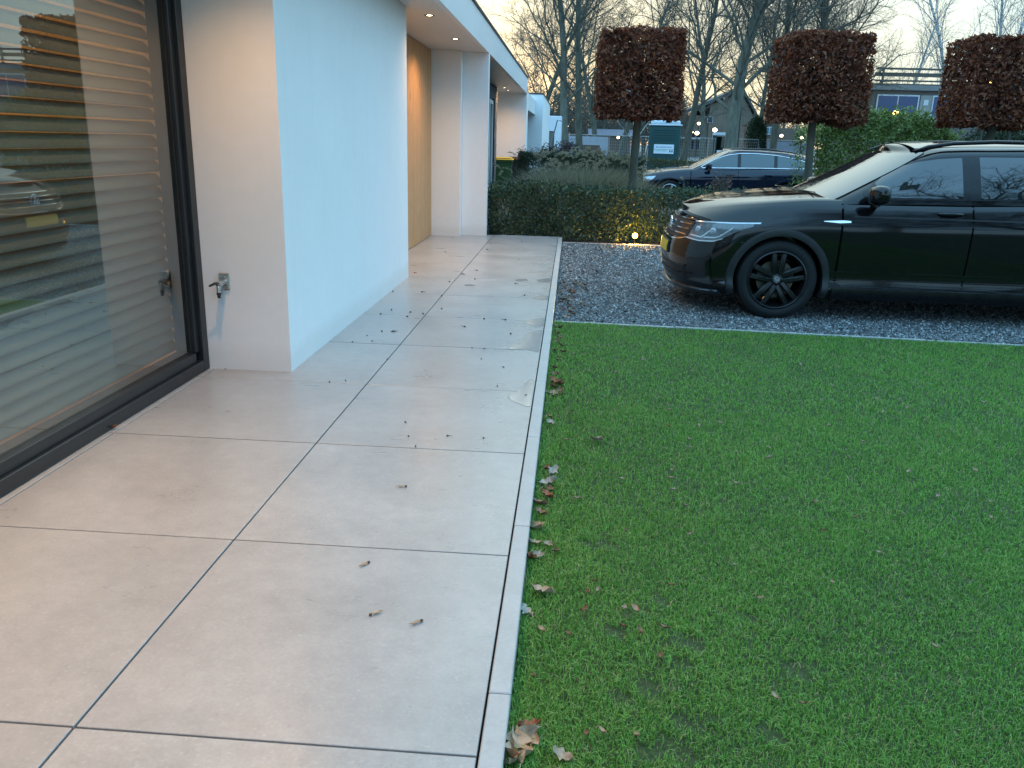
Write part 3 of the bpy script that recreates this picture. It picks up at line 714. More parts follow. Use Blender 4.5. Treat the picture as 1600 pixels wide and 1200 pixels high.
def patch(fn, A, lo, hi, nb=6, d0=-0.01, d1=0.004, centre=(2.2, 0, 0.5), m=None, rim=True):
    """closed slab laid over a surface fn(a, b): d1 proud of it, sunk to d0"""
    m = m or MB(); na = len(A); P = []
    for a in A:
        l, h = lo(a), hi(a); P.append([fn(a, l + (h - l) * j / nb) for j in range(nb + 1)])
    nr = []
    for i in range(na):
        row = []
        for j in range(nb + 1):
            ta = P[min(i + 1, na - 1)][j] - P[max(i - 1, 0)][j]; tb = P[i][min(j + 1, nb)] - P[i][max(j - 1, 0)]
            n_ = ta.cross(tb)
            if n_.length < 1e-9: n_ = Vector((0, P[i][j].y, 0)) if abs(P[i][j].y) > .01 else Vector((-1, 0, 0))
            n_.normalize()
            c = P[i][j] - Vector(centre); c.z *= 0.5
            if n_.dot(c) < 0: n_ = -n_
            row.append(n_)
        nr.append(row)
    V = []; F = []; k = nb + 1; half = na * k
    for d in (d1, d0):
        for i in range(na):
            for j in range(k): V.append(P[i][j] + nr[i][j] * d)
    for i in range(na - 1):
        for j in range(nb):
            a, b, c, e = i * k + j, i * k + j + 1, (i + 1) * k + j + 1, (i + 1) * k + j
            F.append((a, e, c, b)); F.append((half + a, half + b, half + c, half + e))
    bd = [(i, 0) for i in range(na)] + [(na - 1, j) for j in range(1, k)] + [(i, nb) for i in range(na - 2, -1, -1)] + [(0, j) for j in range(nb - 1, 0, -1)]
    for q in range(len(bd)):
        (i, j), (i2, j2) = bd[q], bd[(q + 1) % len(bd)]; F.append((i * k + j, i2 * k + j2, half + i2 * k + j2, half + i * k + j))
    return m.add(V, F)
def pl(pts):
    xs = [p[0] for p in pts]; ys = [p[1] for p in pts]
    return lambda x: float(np.interp(x, xs, ys))
def lin(a, b, n): return [a + (b - a) * i / n for i in range(n + 1)]

def wheel_meshes(R, rim, width, rimmat, nsp, twin, emblem=False):
    """meshes round the wheel's own axis (Y), outer face towards -Y"""
    w = width / 2; out = {}
    out['tyre'] = MB().lathe([(rim + .004, -w + .012), (rim + .02, -w + .002), (rim + .05, -w - .004), (R - .045, -w), (R - .018, -w + .014), (R - .002, -w + .045), (R, -w + .07), (R, w - .07), (R - .018, w - .014), (R - .05, w), (rim, w - .01)], 72, 'Y').mesh('tyre', 35)
    bm = MB().lathe([(rim + .006, -w + .004), (rim - .004, -w - .001), (rim - .012, -w + .006), (rim - .02, -w + .04), (rim - .035, -w + .08), (rim - .04, w - .02)], 64, 'Y')
    out['rim'] = bm.mesh('rim', 40)
    sp = MB()
    for off in ((-1, 1) if twin else (0,)):
        secs = []
        for t in (0, .3, .65, 1.0):
            r = .045 + (rim - .02 - .045) * t; c = off * (.024 + .020 * t); hw = (.027 - .002 * t) if twin else (.034 - .004 * t); y = -w + .030 - .012 * math.sin(t * PI) - .012 * t
            secs.append([(c - hw, y + .006, r), (c - hw * .55, y - .006, r), (c + hw * .55, y - .006, r), (c + hw, y + .006, r), (c + hw * .8, y + .04, r), (c - hw * .8, y + .04, r)])
        V = [p for q in secs for p in q]; F = []
        for i in range(len(secs) - 1):
            for j in range(6): q = (j + 1) % 6; F.append((i * 6 + j, i * 6 + q, i * 6 + 6 + q, i * 6 + 6 + j))
        F.append(tuple(range(6))); F.append(tuple(range(len(V) - 1, len(V) - 7, -1))); sp.add(V, F)
    out['spoke'] = sp.mesh('spoke', 25)
    out['hub'] = MB().lathe([(0, -w + .016), (.03, -w + .017), (.055, -w + .03), (.065, -w + .07), (0, -w + .07)], 32, 'Y').mesh('hub', 35)
    out['cap'] = MB().lathe([(0, -w + .010), (.026, -w + .011), (.031, -w + .017), (.031, -w + .02)], 28, 'Y').mesh('hub_cap', 40)
    out['disc'] = MB().lathe([(.07, -w + .10), (.165, -w + .10), (.165, -w + .125), (.07, -w + .125)], 40, 'Y').mesh('brake_disc', 35)
    for k, mt in (('tyre', TYRE), ('rim', rimmat), ('spoke', rimmat), ('hub', rimmat), ('cap', pm('cap_silver', (.42, .43, .44), .45, .1, 40, metal=.2) if emblem else rimmat), ('disc', DISC)): out[k].materials.append(mt)
    out['n'] = nsp; out['w'] = w
    return out
def emblem_mesh(R, name='emblem'):
    """ring with a V above a W, in the x-z plane facing -y"""
    m = MB(); n = 28; ring = [(R * math.cos(2 * PI * i / n), 0, R * math.sin(2 * PI * i / n)) for i in range(n + 1)]
    m.tube(ring, R * .09, 6, False)
    def st(pts):
        for a, b in zip(pts[:-1], pts[1:]): m.tube([(a[0] * R, 0, a[1] * R), (b[0] * R, 0, b[1] * R)], R * .075, 5)
    st([(-.42, .86), (0, .12), (.42, .86)]); st([(-.86, .36), (-.36, -.82), (0, -.02), (.36, -.82), (.86, .36)])
    return m.mesh(name)
def add_wheel(car, wm, u, v, hc, rot, side, emblem=None):
    w = link('wheel', wm['rim'], None, car, (u, v, hc), (0, 0, 0 if side < 0 else PI))
    link('tyre', wm['tyre'], None, w); link('hub', wm['hub'], None, w); link('hub_cap', wm['cap'], None, w); link('brake_disc', wm['disc'], None, w)
    for i in range(wm['n']): link('spoke', wm['spoke'], None, w, rot=(0, rot + 2 * PI * i / wm['n'], 0))
    if emblem: link('emblem', emblem, None, w, (0, -wm['w'] + .007, 0))
    return w

def build_car(name, label, cat, loc, rotz, S, paint, wheels, glass, sidewin, trimmat=None, group=None):
    car = thing(name, label, cat, loc, rotz, group)
    pa, pb = S.pa, S.pb
    ps = lin(0, pa, 16) + lin(pa, pb, 46)[1:] + lin(pb, 1, 14)[1:]
    rs = [0, .03, .06, .09, .115, .14, .165, .2, .26, .34, .45, .57, .66, .72, .77, .82, .87, .91, .945, .97, .988, 1.0]
    hull = closed_shell(S.body_pt, ps, rs, S.deck)
    body = hull.build('body', paint, car, smooth=38)
    cut = MB()
    for uc in S.axles:
        for sg in (-1, 1):
            n = 48; V = []; y0, y1 = sg * (S.W - .30), sg * (S.W + .25)
            for y in (y0, y1): V += [(uc + S.arch * math.cos(2 * PI * i / n), y, S.hc + S.arch * math.sin(2 * PI * i / n)) for i in range(n)]
            cut.add(V, [tuple(range(n - 1, -1, -1)), tuple(range(n, 2 * n))] + [(i, (i + 1) % n, n + (i + 1) % n, n + i) for i in range(n)])
    co = cut.build('arch_cutter', None, None, smooth=30); co.matrix_world = car.matrix_basis.copy()
    md = body.modifiers.new('arches', 'BOOLEAN'); md.operation = 'DIFFERENCE'; md.object = co; md.solver = 'EXACT'
    bpy.context.view_layer.update(); dg = bpy.context.evaluated_depsgraph_get()
    me = bpy.data.meshes.new_from_object(body.evaluated_get(dg)); body.modifiers.clear(); body.data = me
    bpy.data.objects.remove(co)
    # cabin
    gps = lin(0, .26, 14) + lin(.26, .80, 30)[1:] + lin(.80, 1, 10)[1:]
    grs = [0, .1, .22, .36, .5, .64, .76, .85, .91, .955, .98, 1.0]
    closed_shell(S.gh_pt, gps, grs, S.roofcrown).build('cabin', paint, car, smooth=40)
    gp = lambda p, r: Vector((lambda q: (q[0], q[1], q[2]))(S.gh_pt(abs(p), r))) * 1 if p >= 0 else Vector((S.gh_pt(-p, r)[0], -S.gh_pt(-p, r)[1], S.gh_pt(-p, r)[2]))
    patch(gp, lin(-.185, .185, 44), lambda a: .05, lambda a: .945, 26, -.01, .010, (3, 0, 1.0))  .build('windscreen', WSG, car, smooth=40)
    gpr = lambda p, r: Vector((S.gh_pt(1 - abs(p), r)[0], math.copysign(S.gh_pt(1 - abs(p), r)[1], p), S.gh_pt(1 - abs(p), r)[2]))
    patch(gpr, lin(-.13, .13, 18), lambda a: .15, lambda a: .9, 8, -.01, .004, (2.5, 0, 1.0)).build('rear_window', glass, car, smooth=40)
    for sg in (-1, 1):
        fn = lambda u, h, sg=sg: Vector((u, sg * S.gh_v(u, h), h))
        for A, lo, hi in sidewin:
            patch(fn, A, lo, hi, 8, -.01, .004).build('side_window', glass, car, smooth=40)
        if S.winsurround: patch(fn, S.winsurround[0], S.winsurround[1], S.winsurround[2], 8, -.01, .0018).build('window_surround', RIMB, car, smooth=40)
        bf = lambda u, h, sg=sg: Vector((u, sg * S.body_v(u, h), h))
        for A, lo, hi, hu, hh in S.doors:
            d = patch(bf, A, lo, hi, 16, -.008, .0050).build('door', paint, car, smooth=38)
            p = bf(hu, hh); yv = p.y + sg * .004
            patch(bf, lin(hu - .115, hu + .105, 10), lambda a, hh=hh, hu=hu: hh - .030 * math.sqrt(max(0, 1 - ((a - hu) / .125) ** 2)), lambda a, hh=hh, hu=hu: hh + .030 * math.sqrt(max(0, 1 - ((a - hu) / .125) ** 2)), 4, .0, .0042).build('handle_recess', DARKIN, d, smooth=40)
            MB().tube([(hu - .10, yv + sg * .004, hh + .012), (hu - .06, yv + sg * .030, hh + .016), (hu + .06, yv + sg * .032, hh + .016), (hu + .10, yv + sg * .006, hh + .014)], [.010, .013, .013, .010], 8).build('handle', paint, d, smooth=50)
        for us, u0 in ((S.doors[0][0][0] - .004, 0), ((S.doors[0][0][-1] + S.doors[1][0][0]) / 2, 1)):
            patch(bf, lin(us - .012, us + .012, 2), lambda a: .36, lambda a: S.htop(a) - .03, 14, -.004, .0016).build('door_seam', pm('seam_black', (.003, .003, .003), .95, .1, 10, spec=0.0), car, smooth=40)
        # wheel arch mouldings
        for uc in S.axles:
            m = MB(); V = []; F = []; aa = lin(rad(-20), rad(200), 44)
            for a in aa:
                cs, sn = math.cos(a), math.sin(a)
                for rr, dv in ((S.arch - .012, -.05), (S.arch - .012, S.lip), (S.arch + .012, S.lip + .004), (S.arch + .042, S.lip), (S.arch + .052, .001), (S.arch + .052, -.03)):
                    u_, h_ = uc + rr * cs, S.hc + rr * sn
                    V.append((u_, sg * (S.body_v(min(max(u_, .2), S.L - .2), max(h_, S.hb + .02)) + dv), h_))
            for i in range(len(aa) - 1):
                for j in range(6): q = (j + 1) % 6; F.append((i * 6 + j, i * 6 + q, i * 6 + 6 + q, i * 6 + 6 + j))
            F.append(tuple(range(6))); F.append(tuple(range(len(V) - 1, len(V) - 7, -1))); m.add(V, F)
            m.build('arch_moulding', S.archmat, car, smooth=40)
        # mirror
        mu, mh = S.mirror; mv = sg * (S.gh_v(mu, mh) + .02)
        mi = MB(); ring = []
        for i, (t, k) in enumerate(((0, .35), (.08, .8), (.3, 1.0), (.6, 1.0), (.85, .82), (1.0, .45))):
            cxm = mu - .02 + .02 * t; ctr = Vector((cxm, mv + sg * (.05 + .20 * t), mh + .02 + .03 * t)); 
            ring.append([ctr + Vector((.075 * k * math.copysign(abs(math.cos(q)) ** .7, math.cos(q)), 0, .082 * k * math.copysign(abs(math.sin(q)) ** .7, math.sin(q)))) for q in [2 * PI * j / 20 for j in range(20)]])
        V = [p for q in ring for p in q]; F = []
        for i in range(len(ring) - 1):
            for j in range(20): q = (j + 1) % 20; F.append((i * 20 + j, i * 20 + q, i * 20 + 20 + q, i * 20 + 20 + j))
        F.append(tuple(range(20))); F.append(tuple(range(len(V) - 1, len(V) - 21, -1))); mi.add(V, F)
        mo = mi.build('wing_mirror', paint, car, smooth=50)
        MB().tube([(mu + .02, mv - sg * .06, mh - .05), (mu + .01, mv + sg * .04, mh - .045), (mu - .005, mv + sg * .12, mh - .035)], [.035, .03, .03], 8).build('mirror_foot', DARKIN, mo, smooth=50)
        # roof rail
        if S.rail:
            pts = [(u, sg * (S.gw(.97) * S.gu(u) - .025), S.hg(u) + .015 + dz) for u, dz in S.rail]
            MB().tube(pts, [.004] + [.017] * (len(pts) - 2) + [.004], 8).build('roof_rail', S.railmat, car, smooth=50)
        # sill
        patch(bf, lin(S.axles[0] + S.arch + .07, S.axles[1] - S.arch - .07, 30), lambda a: S.hb + .005, lambda a: S.hb + .105, 4, -.005, .016).build('sill_trim', RIMB, car, smooth=40)
        for uc in S.axles:
            add_wheel(car, wheels, uc, sg * (S.W - wheels['w'] - .022), S.hc, S.spin, sg, S.emblem)
    return car

# ---- the black SUV on the gravel
suv = CarShape(L=4.51, W=.92, hb=.20, a=.62, b=.5, n=2.5, pa=.24, pb=.84, cache={}, axles=(.91, 3.59), hc=.352, arch=.40, lip=.018, archmat=PLAST, spin=0.0,
    xf=smoothf([.15, .22, .32, .42, .55, .64, .74, .84, .90, .96, 1.05], [.11, .05, .015, 0, .0, .022, .065, .11, .15, .22, .36], .035),
    xr=smoothf([.2, .35, .6, .8, 1.0, 1.1], [4.42, 4.50, 4.51, 4.48, 4.45, 4.40], .05),
    wr=smoothf([0, .05, .11, .165, .25, .40, .55, .70, .765, .80, .88, .94, 1.0], [.935, .985, 1.0, .972, .970, .985, .995, 1.0, .998, .978, .955, .93, .865], .018),
    wu=smoothf([0, .5, .95, 1.5, 3.0, 3.8, 4.5], [.975, .985, .995, .985, .99, 1.0, .955], .06),
    htop=smoothf([0, .12, .25, .52, .85, 1.15, 2.0, 3.2, 4.5], [.83, .875, .93, .985, 1.02, 1.047, 1.065, 1.09, 1.07], .025),
    hg=smoothf([1.0, 1.9, 2.15, 2.5, 3.0, 3.6, 4.1, 4.5], [1.43, 1.465, 1.490, 1.508, 1.522, 1.508, 1.47, 1.43], .03),
    ga=.37, gb=.28, gn=2.15,
    gxf=smoothf([0, .5, .9, 1.0], [1.10, 1.53, 1.88, 1.97], .03), gxr=smoothf([0, .5, .9, 1.0], [4.44, 4.30, 4.08, 4.0], .04),
    gw=smoothf([0, .15, .5, .8, .92, 1.0], [.845, .83, .755, .685, .645, .575], .03), gu=smoothf([1, 1.6, 2.4, 3.4, 4.4], [.97, .99, 1.0, .985, .93], .06),
    mirror=(1.655, 1.075), rail=None, railmat=RIMB, emblem=None, winsurround=None, doors=[])
suv.deck = lambda u, sg: (.050 - .0 * u) * (1 - abs(sg) ** 2.2) + .012 * math.exp(-((abs(sg) - .62) / .10) ** 2) * min(1, max(0, (u - .15) / .4)) * (1 if u < 1.3 else 0)
suv.roofcrown = lambda u, sg: .060 * (1 - abs(sg) ** 2.4)
suv.rail = [(2.02, -.012), (2.14, .012), (2.35, .034), (2.7, .042), (3.3, .042), (3.75, .03), (3.98, -.01)]
bev = lambda u: 1.082 + .018 * (u - 1.6)
wtop = pl([(1.60, 1.12), (1.70, 1.215), (1.80, 1.290), (1.92, 1.347), (2.05, 1.388), (2.2, 1.415), (2.5, 1.438), (3.0, 1.447), (3.5, 1.432), (3.85, 1.395), (4.02, 1.34), (4.12, 1.27)])
suv.winsurround = (lin(1.575, 4.14, 60), lambda u: bev(u) - .014, lambda u: max(bev(u) + .005, wtop(u) + .016))
sw = [(lin(1.685, 2.40, 22), lambda u: bev(u), lambda u: max(bev(u) + .004, wtop(u))), (lin(2.545, 3.36, 20), lambda u: bev(u), wtop), (lin(3.44, 4.03, 16), lambda u: bev(u), lambda u: max(bev(u) + .004, wtop(u)))]
dlo = lambda u: .335
suv.doors = [(lin(1.412, 2.483, 26), lambda u: .325 + max(0, 1.46 - u) * .5, lambda u: min(1.065, suv.htop(u) - .006), 2.30, .955),
             (lin(2.498, 3.50, 24), lambda u: .325 + max(0, u - 3.03) ** 1.5 * 1.55, lambda u: suv.htop(u) - .006, 3.32, .965)]
suv.emblem = emblem_mesh(.026); suv.emblem.materials.append(BLK)
PB = carpaint('black_paint', (0.0035, 0.0038, 0.0045))
wm1 = wheel_meshes(.357, .251, .235, RIMB, 5, True, True)
SUV_X, SUV_Y = 0.945, 8.285
car = build_car('suv', 'shiny black SUV parked on the gravel with black alloy wheels', 'car', (SUV_X, SUV_Y, GZ), 0, suv, PB, wm1, CGLASS, sw)
F_ = suv.front_pt
# grille opening, bars, emblem
patch(F_, lin(-.595, .595, 24), lambda a: .648 + .03 * (abs(a) / .5) ** 3, lambda a: .828 - .015 * (abs(a) / .5) ** 2, 4, -.02, .002).build('grille', DARKIN, car, smooth=40)
for h in (.826, .782, .738, .692):
    k = (.83 - h) * .25
    patch(F_, lin(-.60 + k, .60 - k, 28), lambda a, h=h: h - .005, lambda a, h=h: h + .005, 2, -.01, .011).build('grille_bar', CHROME, car, smooth=40)
patch(F_, lin(-.60, .60, 30), lambda a: .638 + .035 * (abs(a) / .6) ** 4 - .012, lambda a: .638 + .035 * (abs(a) / .6) ** 4, 2, -.01, .012).build('chrome_strip', CHROME, car, smooth=40)
em = emblem_mesh(.068); em.materials.append(CHROME)
link('emblem', em, None, car, (suv.xf(.74) - .013, 0, .742), (0, 0, -PI / 2))
# headlights wrapping the corner
for sg in (-1, 1):
    hb_ = pl([(.46, .705), (.55, .678), (.78, .664), (.92, .672), (1.0, .705), (1.11, .785), (1.21, .823)]); ht_ = pl([(.46, .806), (.7, .813), (1.0, .824), (1.21, .833)])
    fn = (lambda a, h, sg=sg: F_(sg * a, h))
    hl = patch(fn, lin(.61, 1.17, 30), hb_, ht_, 6, -.012, .003).build('headlight', LENS, car, smooth=40)
    patch(fn, lin(.60, 1.215, 34), lambda a: ht_(a) + .0005, lambda a: ht_(a) + .012, 2, -.01, .006).build('light_strip', DRL, hl, smooth=40)
    patch(fn, lin(.60, .99, 24), lambda a: hb_(a) - .011, lambda a: hb_(a) - .0005, 2, -.01, .006).build('light_strip', DRL, hl, smooth=40)
    for a0, a1 in ((.64, .79), (.81, .965)):
        lo2 = lambda a, a0=a0, a1=a1: .735 + .0 * a; hi2 = lambda a: .825
        patch(fn, lin(a0, a1, 10), lambda a, a0=a0, a1=a1: hb_(a) + .020, lambda a: hb_(a) + .032, 2, -.004, .006).build('light_guide', DRL, hl, smooth=40)
        patch(fn, lin(a1 - .012, a1 + .055, 8), lambda a, a1=a1: hb_(a1) + .018 + max(0, (a - a1)) * 1.2, lambda a, a1=a1: hb_(a1) + .040 + max(0, (a - a1)) * 1.25, 2, -.004, .006).build('light_guide', DRL, hl, smooth=40)
        cpt = fn((a0 + a1) / 2 - .02, .748); nr = Vector((cpt.x - 1.0, cpt.y, 0)).normalized()
        MB().lathe([(0, .010), (.022, .008), (.030, .002), (.034, -.006)], 20, 'Z').build('projector', pm('projector_lens', (.30, .33, .36), .08, .1, 30, spec=.8, coat=.6), hl, smooth=60, loc=cpt + nr * .002, rot=nr.to_track_quat('Z', 'Y').to_euler())
# bumper openings and lips
patch(F_, lin(-.62, .62, 28), lambda a: .30, lambda a: .435 - .02 * (abs(a) / .62) ** 2, 4, -.02, .002).build('lower_intake', DARKIN, car, smooth=40)
for h, s1, d in ((.400, .66, .014), (.345, .74, .016)):
    patch(F_, lin(-s1, s1, 30), lambda a, h=h, s1=s1: h - .007 + .02 * (abs(a) / s1) ** 3, lambda a, h=h, s1=s1: h + .007 + .02 * (abs(a) / s1) ** 3, 2, -.01, d).build('bumper_blade', PB, car, smooth=40)
patch(F_, lin(-.98, .98, 44), lambda a: .205, lambda a: .232 + .01 * (abs(a) / .98) ** 2, 3, -.01, .022).build('front_lip', pm('lip_gloss', (.02, .021, .023), .25, .1, 10, coat=.4), car, smooth=40)
patch(F_, lin(-.27, .27, 8), lambda a: .49, lambda a: .60, 2, -.01, .016).build('plate_holder', BLK, car, smooth=40)
patch(F_, lin(-.26, .26, 8), lambda a: .50, lambda a: .595, 2, .0, .020).build('number_plate', PLATE, car, smooth=40)
for sg in (-1, 1):
    fn = (lambda a, h, sg=sg: F_(sg * a, h))
    patch(fn, lin(.68, .90, 12), lambda a: .315 + .10 * (a - .68), lambda a: .50 + .10 * (a - .68), 4, -.02, .002).build('side_intake', DARKIN, car, smooth=40)
    patch(fn, lin(.895, .935, 4), lambda a: .30, lambda a: .53, 6, -.01, .018).build('intake_fin', PB, car, smooth=40)
    patch(fn, lin(.66, .92, 10), lambda a: .525 + .06 * (a - .66), lambda a: .538 + .06 * (a - .66), 2, -.01, .014).build('bumper_blade', PB, car, smooth=40)
    for a in (1.02, 1.17):
        p = fn(a, .665); MB().lathe([(0, .004), (.008, .003), (.011, 0), (.011, -.004)], 14).build('parking_sensor', RIMB, car, smooth=50, loc=p, rot=Vector((-.35, sg, 0)).to_track_quat('Z', 'Y').to_euler())
    bf = lambda u, h, sg=sg: Vector((u, sg * suv.body_v(u, h), h))
    patch(bf, lin(1.245, 1.475, 10), lambda u: .872 - .010 * (1 - abs(u - 1.38) / .14) , lambda u: .877 + .010 * max(0, 1 - abs(u - 1.41) / .16), 2, -.006, .0075).build('fender_badge', CHROME, car, smooth=30)
    patch(bf, lin(1.34, 3.5, 30), lambda u: .375, lambda u: .386, 2, -.004, .012).build('door_trim', RIMB, car, smooth=40)
    patch(bf, lin(1.34, 3.5, 30), lambda u: .40, lambda u: .45, 3, -.004, .010).build('door_ledge', PB, car, smooth=40)
    patch(bf, lin(1.50, 3.75, 40), lambda u: .915, lambda u: .927, 2, -.004, .0075).build('crease_shade', DARKIN, car, smooth=40)  # dark strip standing in for the shade line of the body crease
    patch(bf, lin(3.9, 4.44, 12), lambda u: .86, lambda u: .99, 4, -.01, .004).build('tail_light', REDL, car, smooth=40)
gp_ = lambda u, vv: Vector((u, vv, suv.hg(u) + .060 * (1 - abs(vv / (suv.gw(1.0) * suv.gu(u))) ** 2.4)))
patch(gp_, lin(2.06, 3.3, 14), lambda a: -.50, lambda a: .50, 10, -.006, .003, (2.5, 0, 0)).build('roof_glass', CGLASS, car, smooth=40)
for u0, v0, ln in ((1.16, -.28, .62), (1.13, .30, .55)):       # wipers lying at the foot of the windscreen
    q = lambda t: Vector((u0 + .045 * (1 - t) + .02, v0 - ln * .5 + ln * t, suv.htop(1.15) + .058))
    MB().tube([q(0), q(.5), q(1)], .005, 6).build('wiper', BLK, car, smooth=50)

# ---- dark blue estate car beyond the hedge
ved = CarShape(L=4.63, W=.93, hb=.19, a=.66, b=.6, n=2.4, pa=.24, pb=.84, cache={}, axles=(.93, 3.71), hc=.33, arch=.37, lip=.004, archmat=None, spin=.3,
    xf=smoothf([.15, .25, .4, .55, .68, .8, .9], [.10, .03, 0, .0, .04, .11, .2], .04), xr=smoothf([.2, .4, .6, .85, 1.0], [4.54, 4.63, 4.62, 4.56, 4.48], .05),
    wr=smoothf([0, .06, .15, .35, .6, .75, .86, .94, 1.0], [.92, .95, .97, .985, 1.0, .995, .965, .93, .86], .04), wu=smoothf([0, .5, 1.0, 2.5, 3.8, 4.6], [.96, .98, 1.0, .99, 1.0, .93], .06),
    htop=smoothf([0, .15, .4, .9, 1.3, 2.0, 3.2, 4.2, 4.63], [.66, .72, .79, .87, .915, .945, .985, 1.01, .96], .03),
    hg=smoothf([1.2, 2.1, 2.5, 3.0, 3.6, 4.2, 4.6], [1.33, 1.355, 1.385, 1.385, 1.355, 1.27, 1.16], .04), ga=.36, gb=.35, gn=2.4,
    gxf=smoothf([0, .5, .9, 1.0], [1.22, 1.72, 2.1, 2.2], .03), gxr=smoothf([0, .5, .9, 1.0], [4.56, 4.45, 4.30, 4.22], .04),
    gw=smoothf([0, .15, .5, .8, .92, 1.0], [.85, .835, .755, .68, .63, .56], .03), gu=smoothf([1, 1.6, 2.4, 3.4, 4.5], [.97, .99, 1.0, .96, .84], .06),
    mirror=(1.82, .965), rail=None, railmat=CHROME, emblem=None, winsurround=None, doors=[])
ved.deck = lambda u, sg: .055 * (1 - abs(sg) ** 2.2); ved.roofcrown = lambda u, sg: .055 * (1 - abs(sg) ** 2.3)
b2 = lambda u: .965 + .02 * (u - 1.7)
t2 = pl([(1.66, .985), (1.85, 1.09), (2.05, 1.185), (2.3, 1.265), (2.6, 1.305), (3.0, 1.305), (3.4, 1.28), (3.8, 1.225), (4.1, 1.15), (4.25, 1.07), (4.29, 1.02)])
VB = carpaint('dark_blue_paint', (0.006, 0.011, 0.024)); ved.archmat = VB
ved.doors = [(lin(1.42, 2.53, 20), lambda u: .30, lambda u: ved.htop(u) - .02, 2.34, .80), (lin(2.54, 3.40, 18), lambda u: .30, lambda u: ved.htop(u) - .02, 3.24, .82)]
sw2 = [(lin(1.80, 2.50, 16), b2, t2), (lin(2.58, 3.36, 16), b2, t2), (lin(3.44, 4.24, 18), b2, lambda u: max(b2(u) + .004, t2(u)))]
ved.winsurround = (lin(1.66, 4.29, 46), lambda u: b2(u) - .012, lambda u: max(b2(u) + .002, t2(u) + .012))
ved.rail = [(2.35, .0), (2.55, .03), (3.2, .04), (3.8, .03), (4.0, .0)]; ved.railmat = VB
wm2 = wheel_meshes(.33, .225, .22, RIMS, 5, False)
EST_X, EST_Y = 1.55, 21.9
est = build_car('estate_car', 'dark blue estate car with silver window trim parked beyond the planting', 'car', (EST_X, EST_Y, GZ), rad(-4), ved, VB, wm2, VGLASS, sw2)
for sg in (-1, 1):
    tr = [(1.64, .975)] + [(u, t2(u) + .012) for u in lin(1.70, 4.25, 26)] + [(4.31, 1.045), (4.30, 1.018), (4.22, b2(4.2) - .008)] + [(u, b2(u) - .008) for u in lin(4.1, 1.66, 20)]
    MB().tube([(u, sg * (ved.gh_v(u, h) + .004), h) for u, h in tr], .0125, 6).build('window_trim', CHROME, est, smooth=60)
    fn = (lambda a, h, sg=sg: ved.front_pt(sg * a, h))
    patch(fn, lin(.55, 1.08, 20), pl([(.55, .60), (.8, .575), (1.0, .60), (1.08, .665)]), pl([(.55, .665), (.9, .715), (1.08, .735)]), 5, -.01, .004).build('headlight', pm('headlight_bright', (.50, .54, .58), .12, .2, 30, metal=.5, coat=.5), est, smooth=40)
    bf = lambda u, h, sg=sg: Vector((u, sg * ved.body_v(u, h), h))
    tl = patch(bf, lin(4.28, 4.56, 10), lambda u: .72, lambda u: .93 + .12 * (u - 4.28), 5, -.01, .005).build('tail_light', REDL, est, smooth=40)
    gf = lambda u, h, sg=sg: Vector((u, sg * ved.gh_v(u, h), h))
    patch(gf, lin(4.34, 4.46, 6), lambda u: 1.0, lambda u: 1.16 - .8 * (u - 4.34), 5, -.01, .006).build('tail_light', REDL, est, smooth=40)
patch(ved.front_pt, lin(-.36, .36, 14), lambda a: .44, lambda a: .62, 3, -.02, .003).build('grille', DARKIN, est, smooth=40)
patch(ved.front_pt, lin(-.26, .26, 8), lambda a: .34, lambda a: .44, 2, -.01, .012).build('number_plate', PLATE, est, smooth=40)

# ---- oncoming car far down the road, headlights on
far = copy_tree(est); far.name = 'oncoming_car'; far.location = (4.6, 108, GZ); far.rotation_euler = (0, 0, rad(82))
tag(far, 'distant car on the road coming towards the house with both headlights lit', 'car')
for ch in far.children:
    if ch.name.startswith('headlight'):
        ch.data = ch.data.copy(); ch.data.materials.clear(); ch.data.materials.append(emis('headlight_lit', (1.0, 0.93, 0.70), 40))
